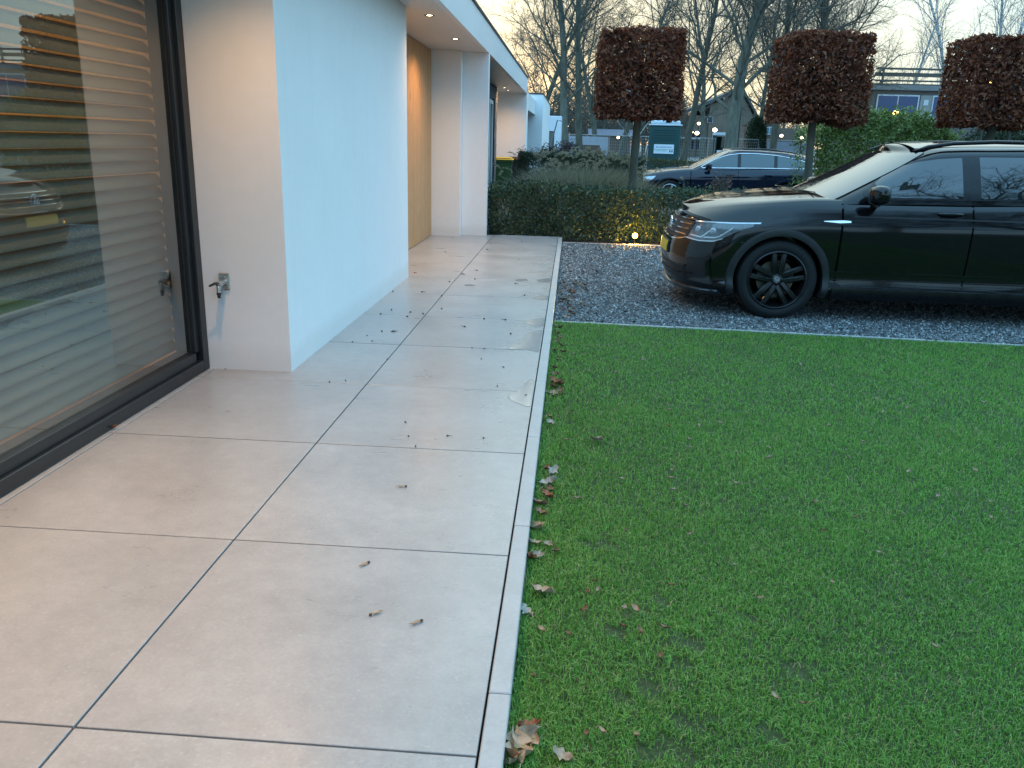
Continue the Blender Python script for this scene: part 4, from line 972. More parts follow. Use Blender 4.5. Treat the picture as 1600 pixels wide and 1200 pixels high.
# ================================================================== VEGETATION
s = NT('bark'); v = s.tex(); a = s.noise(5, v, 6, .65, (1, 1, .25)); b = s.noise(1.2, v, 4)
s.col(s.mix(s.math('MULTIPLY', b, .6), s.ramp(a, [(0.3, (0.055, 0.054, 0.042)), (0.55, (0.125, 0.122, 0.098)), (0.75, (0.20, 0.19, 0.155))]), (0.075, 0.085, 0.052))); s.rough(0.9); s.bump(a, 0.6, 0.03)
BARK = s.m
TWIG = pm('twig_bark', (0.095, 0.087, 0.066), 0.85, 0.25, 3)
s = NT('birch_bark'); a = s.noise(3, s.tex(), 4, .6, (1, 1, 6)); s.col(s.ramp(a, [(0.36, (0.05, 0.05, 0.05)), (0.48, (0.42, 0.42, 0.41)), (0.7, (0.56, 0.56, 0.55))])); s.rough(0.7)
BIRCH = s.m
def grow(rs, P0, D0, length, radius, depth, maxd, prm, segs):
    """recursive limb: appends (points, radii, depth)"""
    n = prm['nseg'][depth]; pts = [P0]; d = D0.copy(); p = P0.copy(); rr = [radius]
    r1 = radius * prm['taper'][depth]
    for i in range(n):
        wob = prm['wob'][depth]
        d = d + Vector((rs.gauss(0, wob), rs.gauss(0, wob), rs.gauss(0, wob))) + Vector((0, 0, prm['up'][depth]))
        d.normalize(); p = p + d * (length / n); pts.append(p.copy()); rr.append(radius + (r1 - radius) * (i + 1) / n)
    segs.append((pts, rr, depth))
    if depth >= maxd: return
    nc = prm['kids'][depth]; nc = nc + rs.choice((-1, 0, 0, 1)) if nc > 3 else nc
    ph = rs.uniform(0, 2 * PI)
    for k in range(nc):
        t = prm['start'][depth] + (1 - prm['start'][depth]) * ((k + rs.uniform(.2, .8)) / nc)
        f = t * n; i = min(int(f), n - 1); q = pts[i].lerp(pts[i + 1], f - i); rq = rr[i] + (rr[i + 1] - rr[i]) * (f - i)
        dd = (pts[i + 1] - pts[i]).normalized(); ph += 2.4 + rs.uniform(-.5, .5)
        o = dd.orthogonal().normalized(); o2 = dd.cross(o); side = o * math.cos(ph) + o2 * math.sin(ph)
        ang = rad(prm['ang'][depth] + rs.uniform(-12, 12)); nd = dd * math.cos(ang) + side * math.sin(ang)
        L = length * prm['len'][depth] * (1.15 - 0.55 * t) * rs.uniform(.75, 1.2)
        grow(rs, q, nd.normalized(), L, min(rq * .85, max(prm['minr'], radius * prm['rad'][depth] * (1.1 - .5 * t))), depth + 1, maxd, prm, segs)
def tubes_np(segs, sides_of):
    V, F = [], []; k0 = 0
    for pts, rr, dep in segs:
        n = sides_of(dep); P = np.array(pts); m = len(P)
        T = np.gradient(P, axis=0); T /= np.linalg.norm(T, axis=1)[:, None] + 1e-9
        ref = np.array([0.31, 0.17, 0.93]) if abs(T[0, 2]) < .8 else np.array([0.95, 0.2, 0.1])
        A = np.cross(T, ref); A /= np.linalg.norm(A, axis=1)[:, None] + 1e-9; B = np.cross(T, A)
        th = np.arange(n) * 2 * np.pi / n; R = np.array(rr)[:, None, None]
        ring = P[:, None] + R * (A[:, None] * np.cos(th)[None, :, None] + B[:, None] * np.sin(th)[None, :, None])
        V.append(ring.reshape(-1, 3)); i = np.arange(m - 1)[:, None] * n; j = np.arange(n)[None]; q = (j + 1) % n
        F.append(np.stack([i + j, i + q, i + n + q, i + n + j], 2).reshape(-1, 4) + k0); k0 += m * n
    return np.concatenate(V), np.concatenate(F)
OAK = dict(nseg=[9, 7, 5, 3, 2], taper=[.40, .30, .3, .35, .4], wob=[.07, .14, .18, .2, .22], up=[.03, .05, .05, .03, .0], kids=[19, 10, 8, 8, 0], start=[.22, .14, .12, .1, 0], ang=[48, 45, 44, 42, 0], len=[.62, .55, .5, .45, 0], rad=[.31, .40, .42, .5, 0], minr=.0085)
TALL = dict(OAK, kids=[19, 8, 7, 7, 0], ang=[42, 40, 40, 40, 0], start=[.25, .2, .15, .1, 0], len=[.50, .52, .5, .45, 0])
BIR = dict(OAK, kids=[18, 7, 6, 0], ang=[38, 38, 40, 0], start=[.22, .15, .1, 0], len=[.36, .5, .5, 0], rad=[.3, .4, .5, 0], up=[.02, .06, .02, -.02, 0], minr=.008)
def tree_meshes(seed, prm, height, r, maxd, lean=(0, 0)):
    rs = random.Random(seed); segs = []
    grow(rs, Vector((0, 0, -.1)), Vector((lean[0], lean[1], 1)).normalized(), height, r, 0, maxd, prm, segs)
    pts, rr, d0 = segs[0]
    rr[0] *= 1.35
    big = [s_ for s_ in segs if s_[2] <= 1]; small = [s_ for s_ in segs if s_[2] > 1]
    return np_mesh('trunk', *tubes_np(big, lambda d: 10 if d == 0 else 6), smooth=True), np_mesh('crown', *tubes_np(small, lambda d: 4 if d == 2 else 3), smooth=True)
def bare_tree(name, label, meshes, loc, rot=0, sc=1.0, bark=None, group='bare winter trees across the street'):
    t = thing(name, label, 'tree', loc, rot, group); t.scale = (sc,) * 3
    link('trunk', meshes[0], bark or BARK, t); c = link('crown', meshes[1], TWIG, t); c['kind'] = 'stuff'
    return t
T1 = tree_meshes(3, OAK, 13.5, .37, 4); T2 = tree_meshes(8, TALL, 15.0, .27, 4, (.05, 0)); T3 = tree_meshes(21, TALL, 14.0, .23, 4, (-.08, .05)); T4 = tree_meshes(5, BIR, 11.0, .13, 3)
T5 = tree_meshes(33, OAK, 12.0, .26, 4, (.06, .0))
def on_ground(px, Y): v = at(px, 240, Y); return (v.x, Y, GZ)
bare_tree('bare_tree', 'big bare tree straight behind the dark blue estate car, thickest trunk of all', T1, on_ground(1143, 47), 0.6, 1.0)
bare_tree('bare_tree', 'tall bare tree close behind the white site cabin, left trunk of the close pair', T2, on_ground(886, 50), 1.0, 0.95)
bare_tree('bare_tree', 'tall bare tree close behind the white site cabin, right trunk of the close pair', T3, on_ground(908, 52), 2.2, 1.0)
bare_tree('bare_tree', 'bare tree leaning over the brick apartment block beside the green toilet', T3, on_ground(1066, 54), 4.0, 0.95)
bare_tree('bare_tree', 'bare tree with a dark trunk just left of the middle clipped beech', T5, on_ground(1207, 58), 0.3, 1.0)
bare_tree('bare_tree', 'bare tree rising right above the second clipped beech', T1, on_ground(1290, 60), 3.4, 0.9)
bare_tree('bare_tree', 'fine bare tree between the second clipped beech and the flat-roofed building', T2, on_ground(1345, 72), 2.0, 0.75)
bare_tree('bare_tree', 'bare tree half hidden behind the far end of the white house', T5, on_ground(836, 70), 2.0, 1.0)
bare_tree('bare_tree', 'bare tree far off behind the left clipped beech', T2, on_ground(968, 85), 5.2, 1.0)
for px, Y, M_, r, sc, lb in ((930, 78, T5, 4.4, 1.0, 'bare tree low behind the gap right of the white house'), (1100, 76, T2, .9, .95, 'bare tree between the green toilet and the big bare trunk, farther back'), (1180, 80, T3, 2.9, 1.0, 'bare tree right behind the big bare trunk')):
    bare_tree('bare_tree', lb, M_, on_ground(px, Y), r, sc)
bare_tree('birch', 'slim pale birch trunk close to the left side of the green toilet', T4, on_ground(1001, 36), .4, .5, BIRCH, None)
for px, Y, sc, r, lb in ((1480, 70, 1.35, 0, 'thin birch left above the right clipped beech'), (1512, 74, 1.4, 1.3, 'thin birch rising behind the right clipped beech'), (1381, 66, 1.0, 2.2, 'small birch in front of the flat-roofed building'), (1422, 68, .8, 3.1, 'shortest birch in front of the pergola beams'), (1560, 78, 1.45, 4.2, 'thin birch farthest to the right')):
    bare_tree('birch', lb, T4, on_ground(px, Y), r, sc, TWIG, 'thin birches by the flat-roofed building')
# trees on the camera's side of the street, seen mirrored in the car's side and in the big window
for x, y, sc, r, M_ in ((8.0, -7, .95, 1.0, T5), (12.8, -8.5, 1.0, 2.1, T1), (17.0, -9, 1.0, 3.3, T3)):
    bare_tree('bare_tree', 'bare tree on the near side, mirrored in the black car over its ' + ('front door', 'rear door', 'rear quarter')[int(x > 10) + int(x > 15)], M_, (x, y, GZ), r, sc, group='bare trees mirrored in the car')
# far wood: many thin trunks with fine twigs, one mass
def far_wood():
    segs = []; rs = random.Random(4)
    for i in range(230):
        Y = rs.uniform(105, 170); px = rs.choice([rs.uniform(780, 1060), rs.uniform(860, 1060), rs.uniform(1040, 1700)]); p = at(px, 240, Y); p.z = GZ
        h = rs.uniform(5.5, 10.5); d = Vector((rs.gauss(0, .05), 0, 1)).normalized(); r = rs.uniform(.07, .17)
        pts = [p, p + d * h * .5 + Vector((rs.gauss(0, .3), 0, 0)), p + d * h]; segs.append((pts, [r, r * .7, .03], 0))
        for k in range(26):
            t = rs.uniform(.15, 1); q = p + d * h * t; a = rs.uniform(0, 2 * PI); L = (1.15 - t) * rs.uniform(1.6, 3.6)
            e = q + Vector((math.cos(a) * L * .7, math.sin(a) * L * .7, L * .6)); segs.append(([q, q.lerp(e, .5) + Vector((0, 0, -.15)), e], [.05, .04, .025], 1))
            for w in range(3):
                q2 = q.lerp(e, rs.uniform(.3, .9)); e2 = q2 + Vector((rs.gauss(0, .7), rs.gauss(0, .7), rs.uniform(.2, 1.1))); segs.append(([q2, e2], [.03, .022], 1))
    o = link('far_wood', np_mesh('far_wood', *tubes_np(segs, lambda d: 5 if d == 0 else 3), smooth=True), TWIG)
    tag(o, 'distant leafless wood beyond the street', 'wood', kind='stuff')
far_wood()

# ---- clipped square-headed beeches with rust-brown leaves
BEECH = leafmat('beech_leaf', [(0.0, (0.055, 0.018, 0.012)), (0.35, (0.145, 0.043, 0.021)), (0.65, (0.24, 0.078, 0.037)), (0.86, (0.34, 0.145, 0.07)), (1.0, (0.44, 0.26, 0.15))], 0.5, 0.38, 0.4)
def beech(label, x, y, seed, w=1.34, d=1.28, h0=1.88, h1=3.19, base=GZ):
    rg = np.random.default_rng(seed); t = thing('clipped_beech', label, 'tree', (x, y, base), 0, 'clipped square-headed beeches in a row')
    n = 11500; face = rg.integers(0, 6, n); P = rg.uniform(-1, 1, (n, 3)); depth = np.abs(rg.normal(0, .10, n)); inner = rg.uniform(0, 1, n) < .30
    Nn = np.zeros((n, 3))
    for i in range(3):
        for sgn in (-1, 1):
            k = (face == i * 2 + (sgn > 0)); P[k, i] = sgn * (1.0 - depth[k]); Nn[k, i] = sgn
    P[inner] = rg.uniform(-.9, .9, (inner.sum(), 3))
    P[:, 0] *= w / 2; P[:, 1] *= d / 2; P[:, 2] = (h0 + h1) / 2 - GZ * 0 + P[:, 2] * (h1 - h0) / 2
    # ragged clipping: rounded edges, hanging lower fringe
    out = .035 * lump(P[:, 0] * 2, P[:, 2] * 2, 1.0, seed) + .02 * lump(P[:, 1] * 5, P[:, 2] * 5, 1.0, seed * 2)
    P += Nn * out[:, None]
    r3 = (np.abs(P[:, 0]) / (w / 2)) ** 6 + (np.abs(P[:, 1]) / (d / 2)) ** 6 + (np.abs(P[:, 2] - (h0 + h1) / 2) / ((h1 - h0) / 2)) ** 6
    P = np.where((r3 > 1.25)[:, None], P * np.array([.965, .965, 1]) + np.array([0, 0, .0]), P)
    gap = lump(P[:, 0] * 3.1 + seed, P[:, 2] * 2.7, 1.3, seed * 1.7) + .5 * lump(P[:, 1] * 3, P[:, 2] * 4, 1.2, seed); keep = gap > -1.5
    keep &= ~((P[:, 2] < h0 + .05) & (rg.uniform(0, 1, n) < .3))
    P, Nn = P[keep], Nn[keep]; n = len(P)
    Nn[:, 2] += .25; tint = np.clip(rg.beta(2.0, 2.6, n) + .10 * lump(P[:, 0] * 2, P[:, 2] * 2, 1, seed + 3) * .5, 0, 1)
    V, F, T = leaf_cloud(rg, P, Nn, .088, tint, .52, .24, .70)
    c = link('crown', np_mesh('crown', V, F, T), BEECH, t); c['kind'] = 'stuff'
    rs = random.Random(seed); segs = [([Vector((0, 0, -.05)), Vector((rs.gauss(0, .012), 0, 1.0)), Vector((rs.gauss(0, .02), 0, 2.0)), Vector((0, 0, h1 - .25))], [.080, .066, .060, .02], 0)]
    link('trunk', np_mesh('trunk', *tubes_np(segs, lambda d: 14), smooth=True), BARK, t)
    br = []
    for i in range(46):
        z0 = rs.uniform(h0 - .05, h1 - .4); a = rs.uniform(0, 2 * PI); p = Vector((0, 0, z0)); L = rs.uniform(.45, .8); e = p + Vector((math.cos(a) * L, math.sin(a) * L * .95, rs.uniform(.05, .5)))
        e.z = min(e.z, h1 - .1); mid_ = p.lerp(e, .5) + Vector((0, 0, rs.uniform(-.04, .04))); br.append(([p, mid_, e], [.018, .012, .006], 1))
        for k in range(3): q = p.lerp(e, rs.uniform(.4, .9)); br.append(([q, q + Vector((rs.gauss(0, .16), rs.gauss(0, .16), rs.uniform(0, .22)))], [.006, .003], 1))
    link('branches', np_mesh('branches', *tubes_np(br, lambda d: 5), smooth=True), TWIG, t)['kind'] = 'stuff'
    return t
TY = 14.4
beech('left of the three clipped square beeches, trunk beside the ornamental grass', at(990, 240, TY).x, TY, 1)
beech('middle of the three clipped square beeches, trunk against the green shrub', at(1264, 240, TY).x, TY, 2)
beech('right clipped square beech behind the roof of the black car', at(1541, 240, TY).x, TY, 3)

# ---- hedges and planting
HEDGE = leafmat('hedge_leaf', [(0.0, (0.012, 0.026, 0.012)), (0.4, (0.028, 0.058, 0.022)), (0.75, (0.06, 0.105, 0.042)), (1.0, (0.16, 0.20, 0.11))], 0.38, 0.12, 0.5)
YEW = leafmat('yew_leaf', [(0.0, (0.008, 0.017, 0.008)), (0.5, (0.018, 0.038, 0.014)), (0.85, (0.045, 0.065, 0.02)), (1.0, (0.10, 0.085, 0.03))], 0.55, 0.1, 0.35)
BOXG = leafmat('golden_yew_leaf', [(0.0, (0.020, 0.026, 0.008)), (0.5, (0.055, 0.06, 0.016)), (0.85, (0.11, 0.095, 0.026)), (1.0, (0.17, 0.12, 0.04))], 0.55, 0.1, 0.35)
LAUR = leafmat('laurel_leaf', [(0.0, (0.045, 0.075, 0.014)), (0.4, (0.115, 0.170, 0.030)), (0.75, (0.21, 0.275, 0.060)), (1.0, (0.32, 0.37, 0.14))], 0.35, 0.18, 0.5)
def hedge(name, label, cat, x0, x1, y0, y1, top, n, leaf, m, seed, rag=.05, base=GZ, stems=30, asp=.5, jit=.7, group=None, face=.5):
    """leaf mass over a rectangle; top(x, y) its height above the ground"""
    rg = np.random.default_rng(seed); cx_, cy2 = (x0 + x1) / 2, (y0 + y1) / 2
    t = thing(name, label, cat, (cx_, cy2, base), 0, group)
    k = rg.uniform(0, 1, n); x = rg.uniform(x0, x1, n); y = rg.uniform(y0, y1, n); H = top(x, y) * (1 + rag * lump(x, y, 1.1, seed) * .5); z = H - np.abs(rg.normal(0, .10, n)) * H - .0
    Nn = np.tile(np.array([0, -.15, 1.0]), (n, 1))
    fr = k < face; z[fr] = H[fr] * rg.uniform(.02, 1, fr.sum()); y[fr] = y0 + np.abs(rg.normal(0, .08, fr.sum())) + .06 * lump(x[fr], z[fr], 1.6, seed + 1); Nn[fr] = (0, -1, .45)
    ins = k > .86; z[ins] = H[ins] * rg.uniform(.0, 1, ins.sum())
    sd_ = (k > .80) & (k < .86); x[sd_] = np.where(rg.uniform(0, 1, sd_.sum()) < .5, x0, x1) + rg.normal(0, .05, sd_.sum()); z[sd_] = H[sd_] * rg.uniform(0, 1, sd_.sum()); Nn[sd_] = (1, -.2, .4)
    spr = rg.uniform(0, 1, n) < .02; z[spr] = H[spr] + np.abs(rg.normal(0, .05, spr.sum()))
    P = np.stack([x - cx_, y - cy2, np.maximum(z, .01)], 1)
    tint = np.clip(rg.beta(2, 2.6, n) + .12 * lump(x * 1.5, z * 2, 1.0, seed + 4) * .6, 0, 1)
    V, F, T = leaf_cloud(rg, P, Nn, leaf, tint, asp, .2, jit); c = link('foliage', np_mesh('foliage', V, F, T), m, t); c['kind'] = 'stuff'
    if stems:
        rs = random.Random(seed); segs = []
        for i in range(stems):
            p = Vector((rs.uniform(x0, x1) - cx_, rs.uniform(y0 + .1, y1) - cy2, -.03)); h = float(top(np.array([p.x + cx_]), np.array([p.y + cy2]))[0]) * rs.uniform(.75, .98)
            e = p + Vector((rs.gauss(0, .12), rs.gauss(0, .12), h)); segs.append(([p, p.lerp(e, .5) + Vector((rs.gauss(0, .04), 0, 0)), e], [.012, .008, .003], 1))
        link('stems', np_mesh('stems', *tubes_np(segs, lambda d: 5), smooth=True), TWIG, t)['kind'] = 'stuff'
    return t
cl = lambda a, lo, hi: np.clip(a, lo, hi)
hedge('hedge', 'low leafy dark green hedge behind the paving and the gravel, lit by the garden spotlight', 'hedge', -1.24, 6.6, 13.0, 14.05, lambda x, y: .80 - .03 * cl((x - .9) / 1.2, 0, 1) - .06 * cl((x - 3) / 2, 0, 1), 36000, .050, HEDGE, 31, rag=.10, stems=160)
hedge('yew_hedge', 'clipped dark yew hedge behind the ornamental grass', 'hedge', -1.18, 1.55, 18.6, 19.5, lambda x, y: 1.22 - .06 * cl((x + .2) / 1.2, 0, 1), 38000, .036, YEW, 32, rag=.03, stems=20)
hedge('golden_hedge', 'yellowish clipped hedge top behind the yew and the estate car', 'hedge', .05, 5.2, 26.1, 26.95, lambda x, y: 1.08 + 0 * x - .08 * cl((x - 2) / 2, 0, 1), 18000, .05, BOXG, 33, rag=.03, stems=10)
hedge('green_shrub', 'round bright green evergreen shrub behind the black car', 'shrub', 4.75, 7.45, 17.0, 19.0, lambda x, y: 2.16 * np.sqrt(np.maximum(.05, 1 - ((x - 6.0) / 1.62) ** 4 * .8)), 20000, .085, LAUR, 34, rag=.06, stems=30, asp=.42)
hedge('low_shrub', 'small yellow-brown shrub at the foot of the middle beech', 'shrub', 4.55, 5.5, 15.0, 15.6, lambda x, y: 1.02 + 0 * x, 3500, .04, BOXG, 35, rag=.08, stems=8)
hedge('purple_shrub', 'low reddish shrub in front of the white site cabin', 'shrub', -.95, .35, 26.0, 26.8, lambda x, y: 1.34 - .25 * cl(x / .4, 0, 1), 4500, .06, leafmat('purple_leaf', [(0, (.02, .010, .014)), (.6, (.06, .025, .035)), (1, (.12, .06, .06))], .5, .1), 36, rag=.2, stems=40)
for px0, px1, Y, hh, sd0, lb in ((1425, 1500, 46, 2.4, 37, 'dark evergreen bush below the flat-roofed building, left one'), (1505, 1640, 44, 2.6, 38, 'dark evergreen bush below the flat-roofed building, right one'), (1168, 1196, 62, 3.4, 39, 'dark bush beside the big bare trunk')):
    a, b = at(px0, 240, Y).x, at(px1, 240, Y).x
    hedge('evergreen_bush', lb, 'bush', a, b, Y, Y + 2, (lambda x, y, a=a, b=b, hh=hh: hh * np.sqrt(np.maximum(.1, 1 - ((x - (a + b) / 2) / ((b - a) / 2)) ** 4 * .8))), 6000, .16, YEW, sd0, rag=.12, stems=10)
# ornamental grass: arching blades and feathery plumes
def plume_grass():
    rg = np.random.default_rng(51); t = thing('ornamental_grass', 'wide clump of feathery straw-coloured ornamental grass behind the hedge', 'plant', (.2, 14.9, GZ))
    n = 8000; cxs = rg.normal(0, .48, n); cys = rg.uniform(-.45, .55, n); h = np.clip(rg.normal(1.0, .13, n), .4, 1.34) * (1 - .16 * (cxs / .95) ** 2)
    out = np.sign(cxs + rg.normal(0, .35, n)); az = np.where(out > 0, 0, PI) + rg.normal(0, .9, n); ln = np.abs(rg.normal(.40, .20, n)); w = .0042
    V = np.zeros((n, 7, 3))
    for i, (tt, wz) in enumerate(((0, 1), (.45, .9), (.8, .6), (1.0, 0))):
        rx = cxs + np.cos(az) * ln * tt ** 2.0 * h; ry = cys + np.sin(az) * ln * tt ** 2.0 * h; z = h * (tt - .22 * ln * tt ** 3)
        if i < 3: V[:, 2 * i] = np.stack([rx - w * wz, ry, z], 1); V[:, 2 * i + 1] = np.stack([rx + w * wz, ry + w * .3, z], 1)
        else: V[:, 6] = np.stack([rx, ry, z], 1)
    k = np.arange(n)[:, None] * 7; F = np.concatenate([k + np.array(q) for q in ((0, 1, 3), (0, 3, 2), (2, 3, 5), (2, 5, 4), (4, 5, 6))])
    tint = np.clip(rg.normal(.45, .2, n), 0, 1)
    gm = leafmat('straw_grass', [(0, (.09, .10, .06)), (.4, (.25, .24, .16)), (.8, (.40, .37, .26)), (1, (.52, .48, .36))], .7, .35)
    link('blades', np_mesh('blades', V.reshape(-1, 3), F, np.repeat(tint, 7)), gm, t)['kind'] = 'stuff'
    P, Nn = [], []
    for i in range(110):
        x0 = rg.normal(0, .62); y0 = rg.uniform(-.4, .5); hz = rg.uniform(1.02, 1.36) - .12 * abs(x0); a = rg.uniform(0, 2 * PI); L = rg.uniform(.10, .20)
        for j in range(26):
            q = rg.uniform(0, 1); P.append((x0 + math.cos(a) * L * q * 1.1 + rg.normal(0, .010), y0 + math.sin(a) * L * q + rg.normal(0, .010), hz + L * (q - .7 * q * q) * 1.2 + rg.normal(0, .008))); Nn.append((0, -1, .3))
    P, Nn = np.array(P), np.array(Nn, float); V, F, T = leaf_cloud(rg, P, Nn, .050, np.clip(rg.normal(.7, .2, len(P)), 0, 1), .22, .1, .8)
    link('plumes', np_mesh('plumes', V, F, T), gm, t)['kind'] = 'stuff'
plume_grass()
# twiggy shrub with a few withered leaves in front of the estate car
def twig_shrub():
    rs = random.Random(9); rg = np.random.default_rng(9); p0 = at(1126, 300, 13.6); t = thing('twiggy_shrub', 'small twiggy shrub with withered brown leaves in front of the estate car', 'shrub', (p0.x, 13.6, GZ)); segs = []; tips = []
    for i in range(9):
        e = Vector((rs.gauss(0, .10), rs.gauss(0, .1), rs.uniform(.85, 1.10))); segs.append(([Vector((rs.gauss(0, .02), 0, 0)), e * .5 + Vector((rs.gauss(0, .03), 0, 0)), e], [.012, .008, .004], 0))
        for k in range(7): q = e * rs.uniform(.55, 1); f = q + Vector((rs.gauss(0, .13), rs.gauss(0, .12), rs.uniform(-.02, .14))); segs.append(([q, f], [.004, .002], 1)); tips += [f, q.lerp(f, .6)]
    link('stems', np_mesh('stems', *tubes_np(segs, lambda d: 5), smooth=True), TWIG, t)['kind'] = 'stuff'
    P = np.array([tuple(rs.choice(tips) + Vector((rs.gauss(0, .025),) * 3)) for _ in range(330)]); P = P[P[:, 2] > .55]
    V, F, T = leaf_cloud(rg, P, rg.normal(0, 1, P.shape), .045, rg.uniform(.2, 1, len(P)), .55, .2, 1.0)
    link('withered_leaves', np_mesh('withered_leaves', V, F, T), leafmat('withered', [(0, (.05, .03, .025)), (.5, (.13, .07, .055)), (1, (.24, .15, .12))], .6, .2), t)['kind'] = 'stuff'
twig_shrub()

# garden spotlight on a spike, lit
gp0 = at(992, 368, 12.86)
sp_t = thing('garden_spotlight', 'lit yellow garden spotlight on a spike at the foot of the hedge', 'light', (gp0.x, 12.86, GZ))
hz = gp0.z - GZ
MB().lathe([(.0, 0.05), (.036, .05), (.046, .02), (.048, -.03), (.045, -.036), (.042, -.03), (.042, -.012), (0, -.012)], 24, 'Y').build('housing', BLK, sp_t, smooth=40, loc=(0, 0, hz))
MB().lathe([(0, -.016), (.026, -.022), (.043, -.017)], 20, 'Y').build('lens', emis('amber_lens', (1.0, 0.52, 0.09), 9), sp_t, smooth=60, loc=(0, 0, hz))
MB().tube([(0, .02, hz - .02), (0, .02, -.12)], .008).build('spike', BLK, sp_t)
lamp('SPOT', 'spotlight_beam', (0, -.05, hz + .01), 42, (1.0, 0.58, 0.14), sp_t, spot_size=rad(140), spot_blend=.8, shadow_soft_size=.03).rotation_euler = (rad(-68), 0, 0)
lamp('POINT', 'spotlight_spill', (0, -.16, hz + .05), 24, (1.0, 0.50, 0.09), sp_t, shadow_soft_size=.03)

# ================================================================== STREET AND BACKGROUND
# wheelie bins
def bin_(label, x, y, body_m, lid_m, rz):
    t = thing('wheelie_bin', label, 'bin', (x, y, GZ), rz, None)
    m = MB(); w0, d0, w1, d1 = .21, .26, .27, .33; z0, z1 = .06, .98
    V = [(-w0, -d0, z0), (w0, -d0, z0), (w0, d0, z0), (-w0, d0, z0), (-w1, -d1, z1), (w1, -d1, z1), (w1, d1, z1), (-w1, d1, z1)]
    m.add(V, [(0, 3, 2, 1), (4, 5, 6, 7), (0, 1, 5, 4), (1, 2, 6, 5), (2, 3, 7, 6), (3, 0, 4, 7)]); m.box(-.29, .29, -.345, .345, .95, .99, .008); m.build('body', body_m, t)
    MB().box(-.30, .30, -.36, .34, .993, 1.03, .015).box(-.24, .24, -.30, .30, 1.0302, 1.065, .015).build('lid', lid_m, t)
    MB().tube([(-.26, .36, 1.0), (-.26, .40, 1.02), (.26, .40, 1.02), (.26, .36, 1.0)], .014, 8).build('handle', lid_m, t)
    for sg in (-1, 1): MB().lathe([(0, -.025), (.09, -.025), (.10, -.01), (.10, .01), (.09, .025), (0, .025)], 24, 'X', (sg * .24, .27, .10)).build('wheel', TYRE, t, smooth=40)
bin_('green wheelie bin with a yellow lid beside the grey brick', -1.76, 21.35, pm('bin_green', (0.035, 0.085, 0.022), .5, .1, 6), pm('bin_yellow', (0.42, 0.34, 0.03), .5, .1, 6), .05)
bin_('black wheelie bin standing right of the green one', -1.40, 22.15, pm('bin_black', (0.018, 0.018, 0.022), .5, .1, 6), pm('bin_dark_lid', (0.05, 0.03, 0.025), .5, .1, 6), -.05)

# next white house, its far wing and the site cabin
nh = thing('neighbouring_house', 'white flat-roofed neighbouring house beyond the near house', 'house', (0, 0, 0))
MB().box(-8, -1.30, 23.45, 24.4, -.3, 2.69).build('wall', REND, nh)
MB().box(-8, -1.62, 24.402, 28.99, -.3, 2.2).build('wood_door', pm('brown_door', (.085, .055, .04), .5, .15, 4), nh)
MB().box(-8, -1.30, 24.402, 28.99, 2.25, 2.70).build('fascia', TRIM, nh)
MB().box(-8, -1.05, 29.0, 37.6, -.3, 2.90).build('wing_wall', REND, nh)
MB().box(-8, -1.03, 28.98, 37.62, 2.902, 2.95).build('roof_edging', MATS['roof_edge_metal'], nh)
sc_t = thing('site_cabin', 'pale blue-white site cabin with a window behind the neighbouring house', 'cabin', (-1.62, 44, GZ))
WP = pm('cabin_white', (.62, .65, .68), .5, .08, 3); GLd = glassmat('far_glass', 1.6, (.10, .12, .11))
MB().box(-1.2, 1.0, 0, 2.4, 0, 2.72, .02).build('shell', WP, sc_t)
cw = MB().box(-.55, .65, -.03, -.001, 1.10, 1.98).build('window', ANTH, sc_t); MB().box(-.50, .60, -.04, -.0302, 1.15, 1.93).build('pane', pm('cabin_pane', (.10, .11, .09), .08, .3, 2, spec=.7), cw)
MB().box(-.55, .65, -.05, -.001, .92, 1.0).box(-.45, .60, -.02, -.001, .1, .88).build('door_panel', pm('cabin_panel', (.40, .43, .42), .5, .1, 3), sc_t)
for lb, pts in (('thin leaning pole crossing the window of the site cabin', [(857, 240), (871, 188), (882, 190)]), ('thin upright pole at the left edge of the site cabin', [(853, 250), (852, 180)])):
    b0 = at(*pts[0], 42); t = thing('pole', lb, 'pole', (b0.x, 42, GZ)); q = [Vector((0, 0, 0))] + [at(*p, 42) - Vector((b0.x, 42, GZ)) for p in pts]
    MB().tube(q, .03, 8).build('shaft', pm('pole_metal', (.12, .13, .14), .5, .2, 5, metal=.5), t)

